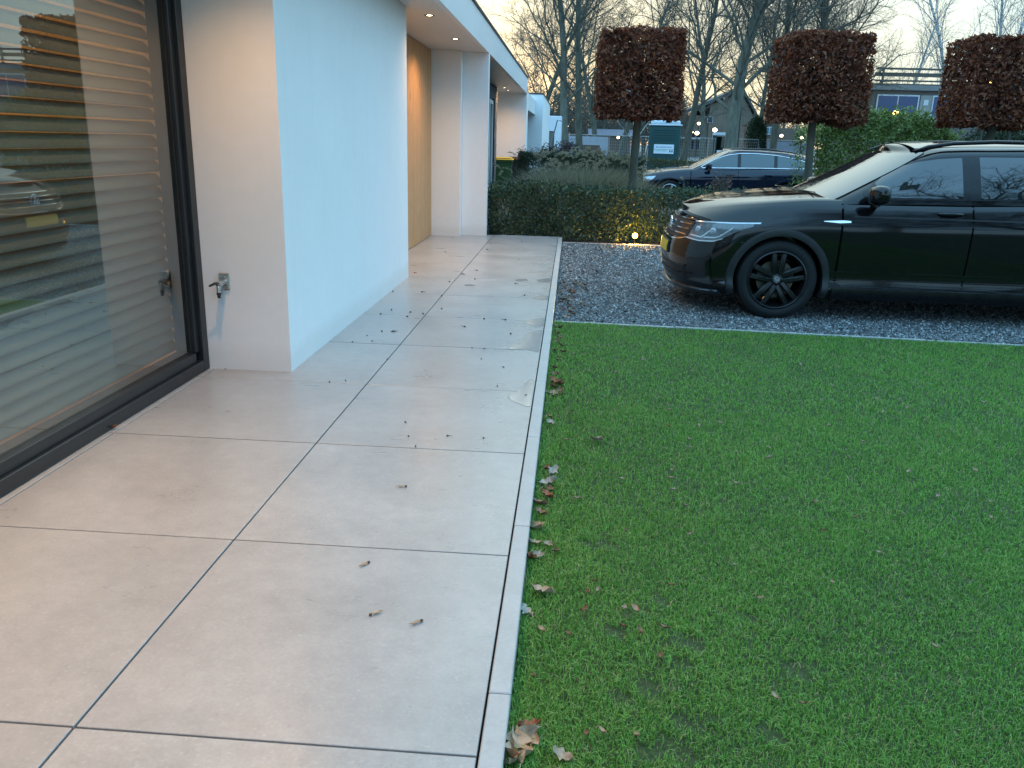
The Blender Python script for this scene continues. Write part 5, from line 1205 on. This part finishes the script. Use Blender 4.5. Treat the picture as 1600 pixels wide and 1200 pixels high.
# portable toilets
TG = pm('toilet_green', (0.005, 0.050, 0.050), .45, .12, 3); TWH = pm('toilet_roof', (.55, .60, .64), .45, .08, 4)
def text(name, body, size, mat_, parent, loc, rot=(PI / 2, 0, 0), align='CENTER', ext=.001):
    c = bpy.data.curves.new(name, 'FONT'); c.body = body; c.size = size; c.align_x = align; c.align_y = 'CENTER'; c.extrude = ext; c.resolution_u = 3
    o = bpy.data.objects.new('tmp_text', c); C.objects.link(o); bpy.context.view_layer.update()
    me = bpy.data.meshes.new_from_object(o.evaluated_get(bpy.context.evaluated_depsgraph_get())); bpy.data.objects.remove(o); me.name = name
    me.materials.clear(); return link(name, me, mat_, parent, loc, rot)
def toilet(label, px, Y, rz, sc=1.0, sign=True):
    p = at(px, 240, Y); t = thing('portable_toilet', label, 'toilet', (p.x, Y, GZ), rz); t.scale = (sc,) * 3
    MB().box(-.54, .54, -.54, .54, .12, 2.10, .03).build('cabin_shell', TG, t)
    for i, z in enumerate((1.62, 1.70, 1.78, 1.86, 1.94, .38, .50)): MB().box(-.40, .40, -.556, -.538, z, z + .035, .006).build('rib', TG, t)
    for i in range(12): MB().box(-.556, -.538, -.30, .30, .3 + i * .14, .3 + i * .14 + .06, .006).build('vent_slat', TWH, t)
    MB().box(-.57, .57, -.57, .57, 2.101, 2.15, .01).box(-.50, .50, -.50, .50, 2.1502, 2.27, .03).build('roof', TWH, t)
    MB().box(-.50, -.38, -.48, .48, 0, .119).box(.38, .50, -.48, .48, 0, .119).build('skid', ANTH, t)
    if sign:
        MB().box(-.34, .34, -.562, -.541, 1.17, 1.48, .004).build('sign', pm('sign_white', (.66, .72, .76), .4, .04, 5), t)
        tx = pm('sign_blue', (.05, .16, .30), .5, .05, 5); gx = pm('sign_green', (.05, .30, .22), .5, .05, 5); bx = pm('sign_black', (.01, .02, .02), .5, .05, 5)
        text('lettering', 'de sanitairhuur', .092, tx, t, (0, -.5635, 1.395))
        text('lettering', 'mobiel sanitair', .066, gx, t, (-.085, -.5635, 1.27))
        MB().box(-.33, .16, -.5632, -.5622, 1.305, 1.32).build('sign_stripe', gx, t)
        for x in (.215, .285):
            MB().lathe([(0, -.564), (.017, -.564), (.017, -.5622)], 16, 'Y', (x, 0, 1.312)).box(x - .020, x + .020, -.564, -.5622, 1.225, 1.288).build('pictogram', bx, t)
    return t
toilet('dark green portable toilet with a white roof and a printed sign', 1037, 30.5, rad(-7))
tb = at(1126, 240, 50); t = thing('ticket_booth', 'small glazed booth with a white roof behind the estate car', 'booth', (tb.x, 50, GZ))
m = MB()
for x in (-.42, .36):
    for y in (-.4, .34): m.box(x, x + .06, y, y + .06, 0, 2.05)
m.build('frame', TG, t); MB().box(-.36, .36, -.38, -.36, .9, 2.0).build('pane', GLd, t); MB().box(-.36, .36, -.40, .34, 0, .898).build('panel', WP, t); MB().box(-.50, .46, -.48, .44, 2.051, 2.22, .03).build('roof', TWH, t)
MB().box(-.30, .05, -.415, -.401, .95, 1.25).build('notice', pm('sign_white', (.66, .72, .76), .4), t)

# construction fence panels along the far side of the street
GALV = pm('galvanised', (.42, .44, .45), .45, .1, 10, metal=.7)
fm = MB(); fm.tube([(-1.72, 0, .12), (-1.72, 0, 2.0), (1.72, 0, 2.0), (1.72, 0, .12), (-1.72, 0, .12)], .022, 6)
frame_me = fm.mesh('frame'); frame_me.materials.append(GALV)
wm_ = MB()
for i in range(1, 24): wm_.tube([(-1.72 + i * 3.44 / 24, 0, .12), (-1.72 + i * 3.44 / 24, 0, 2.0)], .006, 4, False)
for i in range(1, 9): wm_.tube([(-1.72, .008, .12 + i * .209), (1.72, .008, .12 + i * .209)], .006, 4, False)
wire_me = wm_.mesh('mesh_wires'); wire_me.materials.append(GALV)
foot_me = MB().box(-.12, .12, -.35, .35, 0, .13, .02).mesh('foot'); foot_me.materials.append(pm('concrete_foot', (.28, .27, .26), .85, .15, 6))
banner_me = MB().box(-1.66, 1.66, -.022, -.012, .35, 1.90).mesh('banner')
BN = [pm('banner_grey', (.25, .29, .36), .6, .12, 2), pm('banner_white', (.36, .38, .42), .6, .1, 2), pm('banner_pink', (.38, .32, .34), .6, .1, 2)]
FYY = 62.0; x = at(876, 240, FYY).x + 1.7; k = 0
bann = {0: 1, 4: 0, 6: 1, 7: 0, 11: 2}
FP = ['open mesh fence panel behind the timber beams', 'open mesh fence panel seen left of the beech trunk', 'open mesh fence panel right of the glazed booth', 'open mesh fence panel between the big trunk and the red sign', 'open mesh fence panel behind the green toilet', 'open mesh fence panel behind the estate car roof', 'open mesh fence panel before the low brick building', 'open mesh fence panel at the left edge of the green shrub', 'open mesh fence panel below the small white lamp', 'open mesh fence panel below the apartment block', 'open mesh fence panel beside the big bare trunk', 'open mesh fence panel at the end of the row', 'open mesh fence panel last but one in the row']
fl = {0: 'mesh fence panel with a white banner right of the site cabin', 4: 'mesh fence panel with a grey banner behind the birch trunk', 6: 'mesh fence panel with a white banner bearing a blue emblem', 7: 'mesh fence panel with a plain grey-blue banner beside the glazed booth', 11: 'mesh fence panel with a red and white sign near the green shrub'}
while x < at(1290, 240, FYY).x:
    yy = FYY + random.uniform(-.15, .15)
    t = thing('fence_panel', fl.get(k, FP[k % len(FP)]), 'fence', (x, yy, GZ), random.uniform(-.03, .03), 'construction fence panels beyond the street')
    link('frame', frame_me, None, t); link('mesh_wires', wire_me, None, t)['kind'] = 'stuff'; link('foot', foot_me, None, t, (-1.72, 0, 0))
    if k in bann: link('banner', banner_me.copy(), BN[bann[k]], t)
    if k == 6:
        bl = pm('emblem_blue', (.16, .26, .62), .5, .05, 5)
        MB().lathe([(0, -.024), (.42, -.024), (.42, -.0225)], 28, 'Y', (-.2, 0, 1.35)).build('emblem', bl, t); MB().lathe([(0, -.026), (.22, -.026), (.22, -.0245)], 28, 'Y', (-.12, 0, 1.42)).build('emblem', BN[1], t)
    if k == 11:
        MB().box(-.7, .9, -.03, -.0225, .95, 1.55).build('sign_panel', pm('sign_red', (.34, .03, .035), .5, .08, 4), t); text('lettering', '3 BOX', .50, pm('sign_white', (.66, .72, .76), .4), t, (.1, -.032, 1.25))
    x += 3.5; k += 1

# buildings
BK = pm('far_brick', (.17, .135, .10), .9, .2, 1.2, .2, 30); BK2 = pm('far_brick_dark', (.13, .095, .075), .9, .2, 1.0, .2, 30); SLATE = pm('slate_roof', (.075, .072, .07), .7, .2, 1.5)
WINF = pm('window_white', (.55, .58, .58), .5, .05, 4); PANE = pm('dark_pane', (.018, .028, .045), .06, .3, .6, spec=.7)
def window(parent, x, y, z, w, h, mull=0, pane=None, fr=None):
    f = MB().box(x - w / 2, x + w / 2, y - .10, y - .002, z, z + h).build('window', fr or WINF, parent)
    b = .09 * (w / 1.2 if w < 1.2 else 1); n = mull + 1; cw_ = (w - b * (n + 1)) / n
    for i in range(n): MB().box(x - w / 2 + b + i * (cw_ + b), x - w / 2 + b + i * (cw_ + b) + cw_, y - .13, y - .1002, z + b, z + h - b).build('pane', pane or PANE, f)
    return f
# gabled brick apartment block, far
Y = 120.0; A = at(1052, 230, Y).x; B = at(1188, 230, Y).x; zr = at(1140, 143, Y).z; ze = at(1060, 186, Y).z
ab = thing('apartment_block', 'brown brick apartment block with a gabled roof and lit lamps behind the bare trees', 'building', (A, Y, GZ)); W_ = B - A
m = MB(); xe = at(1104, 230, Y).x - A
m.add([(xe, 0, 0), (W_, 0, 0), (W_, 0, ze - 1.5), (xe + (W_ - xe) * .55, 0, zr), (xe, 0, ze + 2.0), (xe, 14, 0), (W_, 14, 0), (W_, 14, ze - 1.5), (xe + (W_ - xe) * .55, 14, zr), (xe, 14, ze + 2.0)], [(0, 1, 2, 3, 4), (9, 8, 7, 6, 5), (0, 4, 9, 5), (1, 6, 7, 2)])
m.box(0, xe - .01, .3, 14, 0, ze + .6).build('wall', BK, ab)
m = MB(); P_ = [(-.6, ze + .0), (xe, ze + 2.2), (xe + (W_ - xe) * .55, zr + .3), (W_ + .5, ze - 1.6)]
for (xa, za), (xb, zb) in zip(P_[:-1], P_[1:]): m.add([(xa, -.5, za), (xb, -.5, zb), (xb, -.5, zb + .45), (xa, -.5, za + .45), (xa, 14.5, za), (xb, 14.5, zb), (xb, 14.5, zb + .45), (xa, 14.5, za + .45)], [(0, 1, 2, 3), (7, 6, 5, 4), (3, 2, 6, 7), (0, 4, 5, 1), (0, 3, 7, 4), (1, 5, 6, 2)])
m.build('roof', SLATE, ab)
for px, py, w in ((1109, 192, .75), (1117, 193, .0), (1117, 218, .75)):
    if w: q = at(px, py, Y); window(ab, q.x - A, 0, q.z - GZ, w, .85)
for i, px in enumerate((1075, 1083, 1091)): q = at(px, 218, Y); window(ab, q.x - A, .3, .9, .55, ze - 2.2, 0)
MB().box(.3, xe - .3, -.5, .29, 2.3, 2.45).build('balcony', WINF, ab)
# low brick building with a window band
Y = 88.0; A = at(1186, 230, Y).x; B = at(1262, 230, Y).x; zt = at(1200, 193, Y).z
lb_ = thing('brick_building', 'low dark brick building with a blue window band behind the estate car', 'building', (A, Y, GZ))
MB().box(0, (at(1213, 230, Y).x - A), 0, 10, 0, zt - GZ).build('wall', BK2, lb_); MB().box(at(1213, 230, Y).x - A + .01, B - A, 2, 12, 0, zt - .3).build('wall', BK, lb_)
window(lb_, (at(1202, 230, Y).x - A), 0, zt - 1.0, 1.25, .75, 2, pm('blue_pane', (.10, .20, .26), .1, .2, 2, spec=.7))
MB().box(-.1, at(1213, 230, Y).x - A + .1, -.12, 10, zt - GZ + .002, zt - GZ + .14).build('roof_edging', SLATE, lb_)
# long flat-roofed building with a roof pergola and big blue windows
Y = 60.0; A = at(1352, 230, Y).x; zt = at(1400, 141, Y).z
fb = thing('flat_roofed_building', 'flat-roofed brick building with big blue windows and a roof pergola', 'building', (A, Y, GZ)); LW = 26.0
BRN = pm('brown_render', (.13, .115, .10), .85, .15, 1.5)
MB().box(0, LW, 0, 9, 0, zt - GZ).build('wall', BRN, fb); MB().box(-.15, LW + .15, -.25, 9.2, zt - GZ + .003, zt - GZ + .32).build('roof_edging', pm('roof_fascia', (.20, .195, .185), .7, .1, 3), fb)
PB2 = pm('pergola_wood', (.10, .085, .07), .7, .2, 4)
for py, d in ((131, .12), (125, .10), (115, .24), (106, .12)):
    z = at(1400, py, Y).z; MB().box(.2, LW, .4 + d, .55 + d, z - GZ - d / 2, z - GZ + d / 2).build('beam', PB2, fb)
for i in range(7): MB().box(.6 + i * 4, .72 + i * 4, .45, .57, zt - GZ + .33, at(1400, 104, Y).z - GZ).build('post', PB2, fb)
BLUEP = pm('blue_window', (.014, .035, .115), .10, .25, .5, spec=.6)
q0, q1 = at(1400, 187, Y).z - GZ, at(1400, 148, Y).z - GZ
for i in range(7):
    x = at(1383, 230, Y).x - A + i * 3.62
    window(fb, x + .35, 0, q0, 2.75, q1 - q0, 1, BLUEP)
    MB().box(x + 1.83, x + 2.75, -.05, -.001, q0, q1).build('panel', pm('grey_panel', (.26, .26, .24), .6, .1, 3), fb)
    MB().box(x + 2.05, x + 2.35, -.08, -.051, q0 + .95, q0 + 1.3).build('notice', WINF, fb)
cf = thing('corrugated_fence', 'short pale corrugated fence below the blue windows', 'fence', (at(1372, 230, 52).x, 52, GZ))
for i in range(22): MB().box(i * .085, i * .085 + .045, 0, .03, .2, 1.95).build('slat', pm('fence_pale', (.34, .35, .35), .6, .1, 5), cf)
# dark slate roof of a far hall and its lit gable
Y = 100.0; A = at(924, 230, Y).x; B = at(985, 230, Y).x; zt = at(950, 201, Y).z; zb = at(950, 211, Y).z
hl_ = thing('far_hall', 'long low hall with a blue-grey roof far down the street', 'building', (A, Y, GZ))
MB().box(0, B - A, 0, 8, 0, zb - GZ).build('wall', BK2, hl_)
MB().add([(-.4, -.5, zb - GZ), (B - A + .4, -.5, zb - GZ), (B - A + .4, 4, zt - GZ), (-.4, 4, zt - GZ), (-.4, 8.5, zb - GZ), (B - A + .4, 8.5, zb - GZ)], [(0, 1, 2, 3), (3, 2, 5, 4), (0, 3, 4), (1, 5, 2)]).build('roof', pm('blue_slate', (.05, .075, .12), .6, .15, .8), hl_)
# low wall of timber beams
p0, p1 = at(903, 226, 58), at(944, 231, 58)
ts = thing('timber_stack', 'stack of brown timber beams lying in front of the fence', 'timber', (p0.x, 58, GZ))
for i in range(4):
    for j in range(2): MB().box(0, p1.x - p0.x - .1 * i, j * .3, j * .3 + .28, p0.z - GZ - .75 + i * .19, p0.z - GZ - .75 + i * .19 + .18, .01).build('beam', pm('timber_brown', (.12, .075, .05), .8, .2, 3), ts)

# street and wall lamps that are lit
GL = emis('lamp_glow', (1.0, 0.80, 0.45), 9); GLO = emis('lamp_glow_orange', (1.0, 0.55, 0.12), 12)
def street_lamp(label, px, py, Y, r=.16, m=None, base=0.0, name='street_lamp'):
    q = at(px, py, Y); t = thing(name, label, 'lamp', (q.x, Y, base if base else GZ), 0, None); h = q.z - t.location.z
    MB().lathe([(0, -r * .8), (r * .7, -r * .6), (r, 0), (r * .7, r * .6), (0, r * .8)], 14, 'Z', (0, 0, h)).build('globe', m or GL, t, smooth=60)
    MB().tube([(0, .1, 0), (0, .1, h)], .04, 6).box(-.04, .04, 0, .14, h + r * .8, h + r * .8 + .05).build('post', ANTH, t)
for px, py, Y, r, m, lb in ((1080, 206, 100, .25, GL, 'lit globe lamp left of the twin pair in front of the apartment block'), (1089, 208, 100, .25, GL, 'lit globe lamp right of the twin pair in front of the apartment block'), (1117, 203, 101, .27, GL, 'lit globe lamp near the right windows of the apartment block'), (1092, 193, 118, .22, GL, 'small lit lamp on the upper balcony of the apartment block'), (1062, 210, 90, .13, GL, 'small lit lamp just right of the green toilet'),
        (1163, 126, 52, .15, GLO, 'orange lit street lamp shining through the big bare tree'), (1400, 179, 56, .30, GLO, 'bright amber street lamp before the blue windows'), (1550, 125, 40, .16, GLO, 'orange street lamp shining through the right clipped beech'), (1597, 118, 42, .12, GLO, 'orange street lamp at the right edge of the picture'),
        (1221, 212, 84, .16, GL, 'lit wall lamp on the low brick building'), (1253, 215, 60, .14, GL, 'small white lit lamp left of the green shrub'), (933, 216, 95, .14, GL, 'tiny lit lamp left of the far hall'), (966, 215, 95, .16, GL, 'tiny lit lamp right of the far hall'), (982, 182, 90, .12, GL, 'tiny high lamp beside the trunk of the left clipped beech'), (886, 197, 60, .09, GL, 'tiny lamp on the trunk beside the site cabin')):
    street_lamp(lb, px, py, Y, r, m)
# ================================================================== SMALL THINGS ON THE GROUND
def leaf_mesh(seed, L, W, curl, lobed, name):
    rs = random.Random(seed); n = 9; V = []; F = []; cols = 5
    for i in range(n):
        t = i / (n - 1); w = W * math.sin(PI * min(1, t * .93 + .05)) ** .8
        if lobed: w *= (1.0 + .42 * math.cos(t * 17 + seed)) * .85
        for j in range(cols):
            a = (j / (cols - 1) - .5) * 2
            x = (t - .5) * L + (.12 * L * (abs(a) - .5) if lobed else 0) + rs.gauss(0, L * .012); y = a * w * .5 + rs.gauss(0, L * .01)
            z = curl * L * ((abs(a)) ** 1.6 * .55 + (t - .45) ** 2 * 1.5) + rs.gauss(0, L * .018) * (1 if lobed else .4)
            V.append((x, y, z))
    for i in range(n - 1):
        for j in range(cols - 1): a = i * cols + j; F.append((a, a + cols, a + cols + 1, a + 1))
    k = len(V); V += [(x, y, z - .0008) for x, y, z in V]; F += [tuple(reversed([q + k for q in f])) for f in F[:]]
    m = MB().add(V, F); m.tube([(-L * .5, 0, V[2][2]), (-L * .68, L * .04, .003)], [.0012, .0008], 5)
    me = m.mesh(name)
    for p in me.polygons: p.use_smooth = True
    return me
def lmat(name, a, b, c):
    s = NT(name); v = s.tex(); f = s.noise(45, v, 5); s.col(s.ramp(f, [(.3, a), (.5, b), (.7, c)])); s.rough(.65); s.bump(s.noise(120, v, 4), .4, .002)
    return s.m
LB = [lmat('brown_leaf', (.085, .045, .025), (.19, .105, .055), (.29, .17, .10)), lmat('tan_leaf', (.20, .13, .08), (.36, .25, .16), (.46, .34, .24)), lmat('grey_leaf', (.19, .17, .14), (.31, .285, .24), (.41, .38, .33)), lmat('rust_leaf', (.11, .035, .015), (.22, .075, .03), (.30, .12, .05))]
big_l = []
for i in range(5):
    for q in range(4): me = leaf_mesh(i * 3 + 1, .078, .062, .38, True, 'leaf'); me.materials.append(LB[q]); big_l.append((i, q, me))
small_l = []
for i in range(4):
    for q in range(4): me = leaf_mesh(i + 50, .044, .018, .30, False, 'leaf'); me.materials.append(LB[q]); small_l.append((i, q, me))
def put_leaf(me, px, py, z, sc, label, group=None, cat='leaf', name='fallen_leaf', tilt=.35):
    p = atz(px, py, z); o = link(name, me, None, None, (p.x, p.y, z), (random.uniform(-tilt, tilt), random.uniform(-tilt, tilt), random.uniform(0, 2 * PI))); o.scale = (sc,) * 3
    return tag(o, label, cat, group)
BL = lambda q: random.choice([m for i, k, m in big_l if k == q])
SM = lambda q: random.choice([m for i, k, m in small_l if k == q])
LZ = GZ + .022
G1 = 'brown leaves fallen along the terrace edge'
for px, py, q, sc, lb in ((806, 1176, 1, 1.35, 'large crumpled tan leaf lying against the border stone, nearest the camera'), (822, 1158, 1, 1.1, 'crumpled tan leaf lying on top behind the nearest large leaf'), (826, 1138, 3, .75, 'rust-red leaf above the crumpled tan pair near the bottom edge'), (798, 1192, 1, 1.0, 'tan leaf half cut by the bottom edge beside the border stone'),
        (848, 926, 1, .9, 'single pale tan leaf on the grass a step off the border'), (819, 957, 2, .75, 'grey leaf standing against the border stone'), (877, 1184, 1, .7, 'small pinkish tan leaf near the bottom edge of the lawn'),
        (838, 826, 1, 1.05, 'large upright tan leaf by the border stone, middle of the lawn edge'), (845, 802, 0, .7, 'dark brown leaf just beyond the large upright tan leaf'), (834, 850, 1, .7, 'narrow tan leaf just below the large upright tan leaf'), (829, 872, 3, .75, 'rust leaf tucked against the border stone'), (840, 868, 2, .6, 'greyish leaf scrap beside the tucked rust leaf'),
        (856, 733, 3, .65, 'rusty leaf touching a grey one beside the border'), (863, 738, 2, .8, 'grey leaf touching a rusty one beside the border'), (858, 755, 2, .95, 'wide grey leaf lying flat near the border'), (855, 775, 3, .8, 'rusty brown leaf below the wide grey leaf'), (844, 788, 0, .9, 'dull brown leaf against the border below the wide grey leaf'),
        (868, 598, 3, 1.25, 'big reddish leaf heap piece beside the terrace, far part of the lawn edge'), (876, 601, 0, .9, 'brown leaf leaning on the big reddish one'), (866, 606, 0, .9, 'brown leaf under the big reddish one'), (860, 662, 2, .8, 'grey leaf on dark soil beside the terrace'), (932, 688, 1, 1.0, 'lone tan leaf out on the lawn'), (866, 575, 0, .8, 'dark leaf near the gravel corner of the lawn'),
        (856, 852, 1, .6, 'small tan leaf on the grass right of the tucked rust leaf'), (868, 862, 0, .5, 'tiny brown leaf right of the tan one')):
    put_leaf(BL(q), px, py, LZ, sc * (.9 if py < 720 else 1), lb, G1)
for i, (px, py) in enumerate(((870, 535), (875, 528), (878, 540), (871, 520), (880, 550), (868, 548), (876, 512))): put_leaf(BL(0), px, py, LZ, .7, 'withered brown leaf at the corner where lawn, gravel and terrace meet', 'withered leaves in the gravel corner')
for i in range(13):
    y_ = random.uniform(3.3, 6.75); o = link('fallen_leaf', BL(random.choice((0, 0, 3, 1))), None, None, (LX0 + random.uniform(.005, .09), y_, LZ - .004), (random.uniform(-.4, .4), random.uniform(-.4, .4), random.uniform(0, 6.28))); o.scale = (random.uniform(.4, .75),) * 3; tag(o, 'withered leaf scrap in the grass right along the border stone', 'leaf', 'withered scraps in the grass along the border')
for i in range(30):
    px = random.uniform(874, 900) if i < 22 else random.uniform(880, 915); py = random.uniform(440, 497)
    put_leaf(BL(random.choice((0, 0, 3, 1))), px, py, GZ + .015, .62, 'withered leaf on the gravel along the border stone', 'withered leaves on the gravel beside the border')
G2 = 'small brown leaf scraps on the lawn'
for px, py in ((928, 908), (918, 925), (933, 921), (914, 951), (846, 983), (888, 989), (973, 978), (1033, 1025), (941, 1142), (915, 1146), (995, 1149), (833, 1056), (1079, 835), (1048, 914), (979, 828), (1044, 666), (1339, 808), (1287, 829), (1079, 834), (1255, 1099), (1000, 985), (1036, 980)):
    put_leaf(SM(random.choice((0, 1, 3))), px, py, LZ + .003, random.uniform(.5, .75), 'small brown leaf scrap caught in the short grass', G2)
for px, py, a in ((975, 951, 0), (993, 951, 1)):
    o = put_leaf(SM(1), px, py, LZ + .006, .95, ('left' if a == 0 else 'right') + ' one of two whitish leaves lying like a V on the grass', G2)
G3 = 'pale leaf bits scattered over the lawn'
for px, py in ((1092, 665), (1168, 650), (1127, 661), (1077, 686), (1078, 699), (1200, 700), (1203, 714), (1295, 665), (1349, 690), (1325, 714), (1300, 603), (1229, 612), (1232, 630), (1250, 570), (1244, 535), (1314, 559), (1369, 623), (1379, 644), (1418, 637), (1446, 585), (1467, 592), (1487, 673), (1466, 682), (1559, 701), (1524, 735), (1465, 775), (1411, 804), (1548, 808), (1548, 784), (1277, 785), (1373, 863), (1147, 883), (1049, 747), (1053, 765), (1150, 755), (1069, 790), (1047, 640), (1105, 549), (1420, 737), (1005, 562), (1537, 629), (1562, 635), (1575, 606), (1545, 570), (897, 553), (918, 552), (921, 579), (932, 582), (963, 582), (891, 647), (963, 643), (886, 688), (1050, 735), (902, 779), (972, 748), (1190, 935), (1300, 910), (1210, 1088), (1460, 1010)):
    put_leaf(SM(random.choice((1, 1, 1))), px, py, LZ + .006, random.uniform(.55, .9), 'tiny pale leaf bit on the lawn', G3)
# seeds, twigs and winged seeds on the slabs
SEEDM = lmat('seed_brown', (.03, .02, .015), (.07, .045, .03), (.13, .085, .055))
def seed_mesh(k):
    m = MB(); m.lathe([(0, -.006), (.003, -.004), (.0042, 0), (.003, .004), (0, .006)], 8, 'X', (0, 0, .003))
    if k == 1: m.tube([(.004, 0, .003), (.014, .004, .005), (.024, .002, .003)], [.0016, .0012, .0008], 5)
    me = m.mesh('seed'); me.materials.append(SEEDM); return me
seeds = [seed_mesh(0), seed_mesh(1)]
def winged():
    me = leaf_mesh(77, .036, .012, .10, False, 'wing'); me.materials.append(lmat('wing_tan', (.22, .14, .08), (.34, .24, .14), (.42, .31, .20)))
    return me
wing = winged(); nut = MB().lathe([(0, -.005), (.004, -.003), (.0048, .001), (.003, .005), (0, .006)], 10, 'X', (.019, 0, .004)).mesh('nut'); nut.materials.append(SEEDM)
for px, py, r, lb in ((627, 761, .1, 'winged tan seed with a dark nut, alone in the middle slab'), (569, 883, .9, 'winged seed farthest of the three on the near right slab'), (588, 959, 3.8, 'dark winged seed left of the pale one on the near right slab'), (650, 974, .7, 'pale winged seed nearest the camera on the near right slab')):
    p = atz(px, py, 0.0005); t = thing('winged_seed', lb, 'seed', p, r, 'winged seeds on the slabs'); link('wing', wing, None, t, (0, 0, .004)); link('nut', nut, None, t)
zz1 = lambda X, Y: (X / 3.478 + 440, Y / 3.478 + 360)
G4 = 'dark seeds and crumbs scattered on the slabs'
for i, q in enumerate(((1085, 700), (1207, 745), (1173, 847), (672, 1043), (690, 1120), (902, 1118), (1097, 1130), (728, 1177), (545, 550), (607, 550), (465, 573), (490, 603), (385, 607), (260, 825), (348, 817), (575, 702), (683, 470), (770, 455), (870, 428), (995, 525), (597, 433), (539, 455), (1100, 483), (1217, 488), (1035, 640), (1102, 643), (605, 333), (762, 336), (700, 446), (985, 237), (1050, 266), (1062, 218), (912, 280), (1270, 290), (1245, 563), (1320, 355), (890, 118), (1120, 105), (1305, 62), (722, 232), (870, 358), (1328, 895))):
    p = atz(*zz1(*q), .0005); o = link('seed', seeds[i % 2], None, None, p, (0, 0, random.uniform(0, 6.28))); o.scale = (1.0 + .6 * (p.y > 6),) * 3; tag(o, 'dark seed or crumb lying on the pale slabs', 'seed', G4)
for a, b, lb in (((995, 297), (1050, 299), 'thin dark twig lying across the slabs in front of the timber boards'), ((593, 550), (622, 551), 'short twig next to the foot of the white block'), ((972, 236), (1000, 240), 'short twig on the long joint before the entrance')):
    p, q = atz(*zz1(*a), .004), atz(*zz1(*b), .004); m = MB().tube([Vector((0, 0, 0)), (q - p) * .5 + Vector((0, .01, .002)), q - p], [.003, .0035, .002], 6); tag(m.build('twig', SEEDM, None, loc=p), lb, 'twig')
put_leaf(BL(3), 178, 668, .012, .55, 'small orange-brown leaf lying against the black window frame', None, tilt=.6)
put_leaf(SM(0), 352, 577, .006, .5, 'dark leaf crumb at the foot of the wall under the tap', None)
